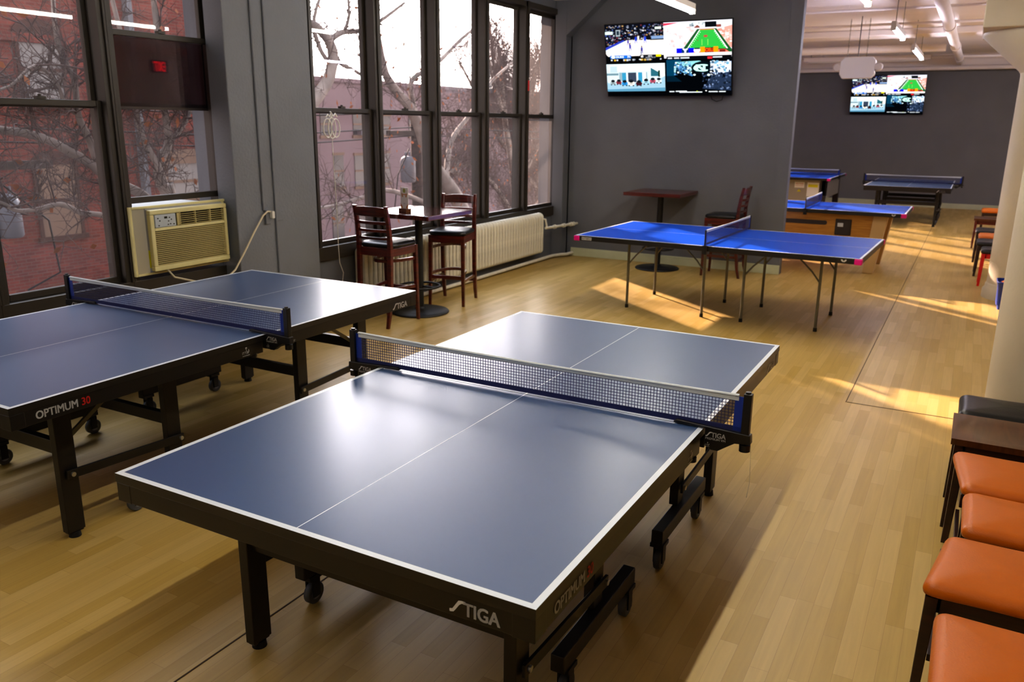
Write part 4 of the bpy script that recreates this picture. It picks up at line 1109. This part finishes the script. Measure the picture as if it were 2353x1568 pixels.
# exit sign on the right wall (it shows as a red reflection in the dark window)
ex = thing('exit_sign', 'red EXIT sign seen mirrored in the dark window pane', 'exit sign', (XR-.03, 11.97, 2.93))
MB().box(-.0, .03, -.2, .2, -.12, .12).build('case', M['pooldark'], ex)
el_ = MB(); put_text(el_, 'EXIT', -.13, .13, -.09, .09, lambda a, b: V3((-.002, -a, b)), bold=.05); el_.build('letters', M['exit'], ex)

# ================================================================== OUTSIDE
st_ = MB(); st_.box(-60, -5.9, -40, 80, -7.3, -7.0); struct(st_.build('ground', M['street']))
bb = thing('brick_building', 'red brick building across the street seen through the left windows', 'building', (-20, 8, -7))
w = MB(); w.box(-9, 0, -20, 13.25, 0, 21); w.box(-.0, .12, -20, 13.25, 10.6, 10.8)
w.build('wall', M['brick'], bb)
def bwin(yc, z0, z1, hw, pane, arch=True):
    f = MB(); yl = yc-8
    f.box(.0, .06, yl-hw-.08, yl-hw, z0+7, z1+7).box(.0, .06, yl+hw, yl+hw+.08, z0+7, z1+7).box(0, .1, yl-hw-.15, yl+hw+.15, z0+7-.12, z0+7).box(.0, .06, yl-hw, yl+hw, (z0+z1)/2+7-.04, (z0+z1)/2+7+.04)
    if arch:
        P = [(yl+(hw+.12)*math.cos(PI*i/10), z1+7+.35*math.sin(PI*i/10)) for i in range(11)]
        f.prism(P, 0, .05, lambda y, z, x: V3((x, y, z)))
    else: f.box(0, .1, yl-hw-.2, yl+hw+.2, z1+7, z1+7+.4)
    wf = f.build('window', M['stone' if not arch else 'lintel'], bb)
    g = MB(); g.box(.0, .03, yl-hw, yl+hw, z0+7, z1+7); g.build('pane', pane, wf)
for yc, z0, z1, pn, ar in ((12.5, -1.0, .75, M['stone'], True), (12.5, 2.2, 3.8, M['palewin'], True), (16.4, -.35, .65, M['palewin'], False), (9.3, -1.0, .75, M['darkwin'], True), (9.3, 2.2, 3.8, M['palewin'], True), (16.4, 2.4, 3.8, M['darkwin'], True), (6, -1, .75, M['darkwin'], True), (12.5, -4.5, -2.7, M['darkwin'], True), (16.2, -4.3, -2.6, M['darkwin'], True)):
    bwin(yc, z0, z1, .5 if yc != 16.4 else .62, pn, ar)
hp = MB(); hp.box(0, .2, 6.9, 7.05, 0, 21); hp.build('drain_pipe', M['concrete'], bb)

pb = thing('pink_building', 'pink stucco building with dark windows behind the bare trees', 'building', (-26, 36, -7))
w = MB(); w.box(-10, 0, -13, 9.5, 0, 10.6); w.box(-10, .15, -13.1, 9.6, 10.6, 10.8); w.box(-9, 0, 9.5, 30, 0, 10.9)
w.build('wall', M['pinkwall'], pb)
for yc, z0, z1, hw in ((31.55, 1.25, 2.25, .42), (30.0, -1.1, .35, .33), (31.5, -1.15, .3, .36), (29.3, 1.25, 2.25, .42), (33.5, -1.1, .35, .36), (33.6, 1.25, 2.15, .4), (29.8, -3.6, -1.95, .4), (31.4, -3.6, -2.2, .4), (36, 1.2, 2.2, .42), (36.2, -1.1, .3, .4), (39.8, -.9, -.1, .55), (43, -1.1, .3, .5), (43, 1.2, 2.2, .5), (48, 1.2, 2.2, .5)):
    f = MB(); f.box(.0, .08, yc-36-hw-.08, yc-36+hw+.08, z0+7-.14, z0+7).box(0, .06, yc-36-hw-.06, yc-36+hw+.06, z1+7, z1+7+.12).box(0, .05, yc-36-hw, yc-36+hw, (z0+z1)/2+6.96, (z0+z1)/2+7.04)
    wf = f.build('window', M['stone'], pb); g = MB(); g.box(0, .03, yc-36-hw, yc-36+hw, z0+7, z1+7); g.build('pane', M['darkwin'], wf)
ub = MB(); ub.box(.0, .3, 31.4-36, 31.8-36, 8.25, 8.5); ub.build('window_unit', M['can'], pb)
# utility poles with transformers
def pole(label, x, y, zt, can_z, side):
    p = thing('utility_pole', label, 'utility pole', (x, y, -7))
    MB().cyl((0, 0, 0), (0, 0, zt+7), .17, .13, 12).build('mast', M['pole'], p)
    MB().box(-.06, .06, -1.1, 1.1, zt+6.7, zt+6.82).build('cross_arm', M['pole'], p)
    cn = MB(); cn.lathe([(.16, 0), (.185, .03), (.185, .50), (.15, .58), (.08, .62)], (0, side*.36, can_z+7), 18); cn.cyl((0, side*.36-.08, can_z+7.60), (0, side*.36-.08, can_z+7.72), .025).cyl((0, side*.36+.08, can_z+7.60), (0, side*.36+.08, can_z+7.72), .025)
    cn.build('transformer', M['can'], p)
    wr = MB(); wr.tube([(0, side*.3, can_z+7.8), (.1, side*.9, can_z+7.2), (.05, side*1.0, can_z+6.4), (0, side*.5, can_z+6.2)], .015, 5)
    wr.build('drop_wire', M['rubber'], p)
    return p
pole('weathered utility pole with a grey transformer seen through the second right window', -12, 16.72, 1.85, .45, -1)
pole('weathered utility pole with a white transformer seen at the far left window', -12, 6.35, 1.45, .20, 1)
wi = MB()
for zz in (1.75, 1.55, 2.1):
    wi.tube([(-12, -30, zz+.5), (-12, -8, zz-.1), (-12, 6.35, zz), (-12, 11.5, zz-.18), (-12, 16.72, zz), (-12, 30, zz-.3), (-12, 60, zz)], .014, 5)
wo = wi.build('overhead_wires', M['rubber']); tag(wo, 'thin black overhead wires strung between the utility poles', 'wires')

# trees
def limb(mb, pts, r0, r1, m=0, seg=7):
    """smooth tapering limb through the points"""
    P = [V3(p) for p in pts]; out = []
    for i in range(len(P)-1):
        p0, p1, p2, p3 = P[max(i-1, 0)], P[i], P[i+1], P[min(i+2, len(P)-1)]
        for k_ in range(4):
            u = k_/4; out.append(.5*((2*p1)+(p2-p0)*u+(2*p0-5*p1+4*p2-p3)*u*u+(3*p1-p0-3*p2+p3)*u*u*u))
    out.append(P[-1]); n = len(out)
    mb.tube(out, [r0+(r1-r0)*i/(n-1) for i in range(n)], seg, m)
    return out
def twigs(mb, rnd, path, r, length, n, depth, spread=1.0, flat=.5, up_=.25, m=1):
    for _ in range(n):
        i = rnd.randrange(1, len(path)); p = path[i]; d = (path[i]-path[i-1]).normalized()
        v = V3((rnd.gauss(0, 1)*flat, rnd.gauss(0, 1), rnd.gauss(up_, 1))).normalized()
        dr = (d*.55+v*spread).normalized(); L = length*rnd.uniform(.5, 1.2); q = p; pts = [p]
        for s in range(5):
            dr = (dr+V3((rnd.gauss(0, .22)*flat, rnd.gauss(0, .22), rnd.gauss(.03, .22)))).normalized(); q = q+dr*L/5; pts.append(q)
        mb.tube(pts, [r*(1-.16*j) for j in range(6)], 4 if r < .02 else 5, m, cap=False)
        if depth > 0: twigs(mb, rnd, pts, r*.55, length*.55, max(2, n//3+1), depth-1, spread, flat, up_, m)
def leaves(mb, rnd, path_pts, n, size, m=2, sp=.5):
    for _ in range(n):
        p = rnd.choice(path_pts)+V3((rnd.gauss(0, sp*.5), rnd.gauss(0, sp), rnd.gauss(0, sp)))
        a = rnd.uniform(0, PI); u = V3((rnd.uniform(-.5, .5), math.cos(a), math.sin(a)))*size*rnd.uniform(.6, 1.2); w_ = V3((.2, -math.sin(a), math.cos(a)))*size*.6
        mb.add([p-u, p-w_, p+u, p+w_], [(0, 1, 2, 3)], m)
def tree(label, base, limbs, seed, tw=(14, .9, 2), leafn=0, twr=.013):
    rnd = random.Random(seed); t = thing('bare_tree', label, 'tree', base)
    B = V3(base); tr = MB(); tg = MB(); paths = []
    for pts, r0, r1 in limbs:
        loc = [V3(p)-B for p in pts]; pa = limb(tr, loc, r0, r1); paths.append(pa)
        twigs(tg, rnd, pa, min(twr, r1*.8+.006), tw[1], tw[0], tw[2])
    tr.build('trunk', M['bark'], t); tg.build('twigs', [M['bark_dark'], M['bark_dark']], t)
    if leafn:
        lm = MB(); allp = [p for pa in paths for p in pa]; leaves(lm, rnd, allp, leafn, .06, 0, .7)
        lo_ = lm.build('leaves', M['leaf'], t); lo_['kind'] = 'stuff'
    return t
X = -9.0
tree('pale mottled bare tree close outside the left windows', (X, 7.1, -7), [
    ([(X, 7.1, -7), (X-.1, 7.05, -3), (X, 7.06, .75), (X, 7.11, .92), (X, 7.01, 1.06), (X, 6.98, 1.22), (X, 7.05, 1.41), (X, 7.17, 1.57), (X, 7.17, 1.94), (X, 7.17, 2.51), (X-.2, 7.3, 4.2)], 0.099, 0.031),
    ([(X, 7.17, 1.57), (X, 7.41, 1.78), (X, 7.58, 2.06), (X, 7.8, 2.9)], 0.034, 0.019),
    ([(X+.1, 6.97, 1.09), (X+.1, 6.90, 1.31), (X, 6.81, 1.63), (X, 6.74, 1.99), (X, 6.73, 2.39), (X, 6.55, 3.4)], 0.046, 0.025),
    ([(X, 7.06, .60), (X, 6.73, .94), (X, 6.33, 1.15), (X, 6.03, 1.38), (X, 5.83, 1.5), (X, 5.59, 1.63), (X, 5.36, 1.70), (X, 5.09, 1.74), (X, 4.83, 1.78), (X, 4.0, 1.9)], 0.065, 0.037),
    ([(X, 6.23, 1.23), (X, 6.16, 1.37), (X, 6.09, 1.63), (X, 5.99, 1.91), (X, 5.99, 2.3), (X, 5.85, 2.7), (X, 5.9, 3.6)], 0.053, 0.022),
    ([(X, 5.99, 1.91), (X, 5.85, 2.01), (X, 5.78, 2.24), (X, 5.56, 2.41), (X, 5.25, 2.18), (X, 4.9, 2.1)], 0.028, 0.012),
    ([(X, 7.06, .3), (X, 6.22, .72), (X, 5.89, .80), (X, 5.65, .92), (X, 5.39, .89), (X, 5.15, .89), (X, 4.98, .99), (X, 4.6, 1.1)], 0.037, 0.019),
], 3, (20, .8, 2), 90)
X = -11.0
tree('bare tree with a leaning pale trunk outside the middle of the right windows', (X, 19.0, -7), [
    ([(X, 19.0, -7), (X, 18.4, -2.5), (X, 17.48, -.66), (X, 16.89, .14), (X, 16.24, .69), (X, 15.8, 1.10), (X, 15.48, 1.68), (X, 15.09, 2.19), (X, 14.48, 2.62), (X, 14.21, 3.0), (X, 13.9, 4.2)], .24, .06),
    ([(X, 15.48, 1.68), (X, 15.18, 2.42), (X, 15.27, 2.79), (X, 16.12, 3.12), (X, 17.22, 3.77), (X, 18.5, 4.4)], .075, .03),
    ([(X, 16.5, .5), (X-.5, 17.5, 1.4), (X-.6, 18.6, 2.1), (X-.6, 19.6, 2.9), (X-.6, 20.8, 3.5)], .08, .03),
    ([(X, 17.4, -.5), (X, 14.46, .40), (X, 13.35, .34), (X, 12.41, .24), (X, 11.56, .26)], .06, .025),
], 5, (20, 1.1, 2), 220)
tree('dark branching bare tree against the sky in the first right window', (X-1, 11.2, -7), [
    ([(X-1, 11.2, -7), (X-.8, 11.4, -2), (X-.2, 11.85, 1.6), (X, 12.0, 2.17), (X, 12.19, 2.33), (X, 12.52, 2.66), (X, 12.67, 3.06), (X, 12.57, 3.33), (X, 12.23, 3.56), (X, 11.95, 3.68), (X, 11.5, 4.3)], .17, .06),
    ([(X, 12.57, 3.33), (X, 12.95, 3.52), (X, 13.54, 3.61), (X, 14.11, 3.83), (X, 15, 4.3)], .065, .03),
    ([(X, 12.67, 3.06), (X, 12.97, 2.92), (X, 13.36, 2.82), (X, 13.9, 2.64), (X, 14.4, 2.6)], .05, .02),
    ([(X, 12.6, 2.9), (X, 12.3, 3.2), (X, 12.2, 3.7), (X, 12.6, 4.4)], .05, .025),
    ([(X, 13.0, 3.5), (X, 13.2, 3.9), (X, 13.1, 4.6)], .04, .02),
], 8, (15, .9, 2), 50)
X = -14.0
tree('bare bushy tree with a few orange leaves outside the right end of the windows', (X, 26, -7), [
    ([(X, 26, -7), (X, 25.8, -3), (X, 25.2, .2), (X, 24.6, 2), (X, 24.2, 4.2)], .2, .06),
    ([(X, 25.4, -.5), (X, 27, 1.0), (X, 28.4, 2.0), (X, 30.5, 3.8)], .09, .04),
    ([(X, 25.6, -1.5), (X, 23.5, .11), (X, 21.9, .59), (X, 20.8, .2)], .09, .04),
    ([(X, 25.2, .2), (X, 26.2, 2), (X, 26.8, 3.4)], .08, .04),
    ([(X, 25.5, -2), (X, 28, -.6), (X, 31, .4), (X, 34, 1.6)], .1, .04),
    ([(X, 25.2, .2), (X, 26.4, 3), (X, 27.8, 5.2), (X, 28.6, 8)], .09, .03),
    ([(X, 24.6, 2), (X, 23.4, 4), (X, 22.6, 6.5)], .07, .03),
    ([(X, 28.4, 2), (X, 30, 4.2), (X, 31, 7.5)], .07, .03),
], 11, (46, 1.5, 2), 600)
X = -17.0
tree('far bare tree with brown twigs behind the leaning tree at the right windows', (X, 33, -7), [
    ([(X, 33, -7), (X, 33, -2), (X, 32.4, 1.5), (X, 31.5, 4.6)], .2, .06),
    ([(X, 32.8, 0), (X, 35.5, 2), (X, 38, 3.6)], .1, .04),
    ([(X, 32.9, -1), (X, 29.5, 1.2), (X, 27.8, 2.8), (X, 26.5, 4)], .1, .04),
    ([(X, 33, -3), (X, 37, -1), (X, 41, .6)], .1, .04),
    ([(X, 32.4, 1.5), (X, 34, 4), (X, 35, 7), (X, 35.5, 10)], .09, .03),
    ([(X, 35.5, 2), (X, 38, 5), (X, 39, 9)], .08, .03),
    ([(X, 29.5, 1.2), (X, 29, 4), (X, 28, 8)], .08, .03),
], 14, (46, 1.9, 2), 600)

# ================================================================== LIGHT
az, elv = math.radians(-38), math.radians(21.5)
dv = V3((math.cos(az)*math.cos(elv), math.sin(az)*math.cos(elv), -math.sin(elv)))
wd = bpy.data.worlds.new('sky'); S.world = wd; wd.use_nodes = True
nt = wd.node_tree; bg = nt.nodes['Background']; L = nt.links.new
tc = nt.nodes.new('ShaderNodeTexCoord'); sp = nt.nodes.new('ShaderNodeSeparateXYZ'); cr = nt.nodes.new('ShaderNodeValToRGB')
L(tc.outputs['Generated'], sp.inputs[0]); L(sp.outputs[2], cr.inputs[0]); L(cr.outputs[0], bg.inputs[0])
e = cr.color_ramp.elements
e[0].position = 0; e[0].color = (1, .84, .76, 1); e[1].position = .6; e[1].color = (.82, .88, 1, 1)
e2 = e.new(.15); e2.color = (1, .94, .90, 1)
dt = nt.nodes.new('ShaderNodeVectorMath'); dt.operation = 'DOT_PRODUCT'; dt.inputs[1].default_value = tuple(-dv)
L(tc.outputs['Generated'], dt.inputs[0])
gl = nt.nodes.new('ShaderNodeMapRange'); gl.interpolation_type = 'SMOOTHSTEP'
gl.inputs['From Min'].default_value = .5; gl.inputs['From Max'].default_value = 1
gl.inputs['To Min'].default_value = 4.0; gl.inputs['To Max'].default_value = 30
ev = nt.nodes.new('ShaderNodeMapRange'); ev.interpolation_type = 'SMOOTHSTEP'
ev.inputs['From Min'].default_value = .17; ev.inputs['From Max'].default_value = .45; ev.inputs['To Min'].default_value = 1; ev.inputs['To Max'].default_value = .35
L(sp.outputs[2], ev.inputs[0])
ml = nt.nodes.new('ShaderNodeMath'); ml.operation = 'MULTIPLY'
L(dt.outputs['Value'], gl.inputs[0]); L(gl.outputs[0], ml.inputs[0]); L(ev.outputs[0], ml.inputs[1]); L(ml.outputs[0], bg.inputs[1])
sl_ = bpy.data.lights.new('sun', 'SUN'); sl_.energy = 20.0; sl_.angle = math.radians(1.2); sl_.color = (1, .74, .60)
so_ = bpy.data.objects.new('sun', sl_); COL.objects.link(so_)
so_.rotation_euler = dv.to_track_quat('-Z', 'Y').to_euler(); so_.location = (-20, 25, 12)

S.view_settings.view_transform = 'Standard'; S.view_settings.look = 'Medium High Contrast'; S.view_settings.exposure = 0.0
S.cycles.use_denoising = True
S.cycles.max_bounces = 8; S.cycles.diffuse_bounces = 4; S.cycles.glossy_bounces = 4; S.cycles.transparent_max_bounces = 12
S.cycles.sample_clamp_indirect = 6; S.cycles.caustics_reflective = False; S.cycles.caustics_refractive = False
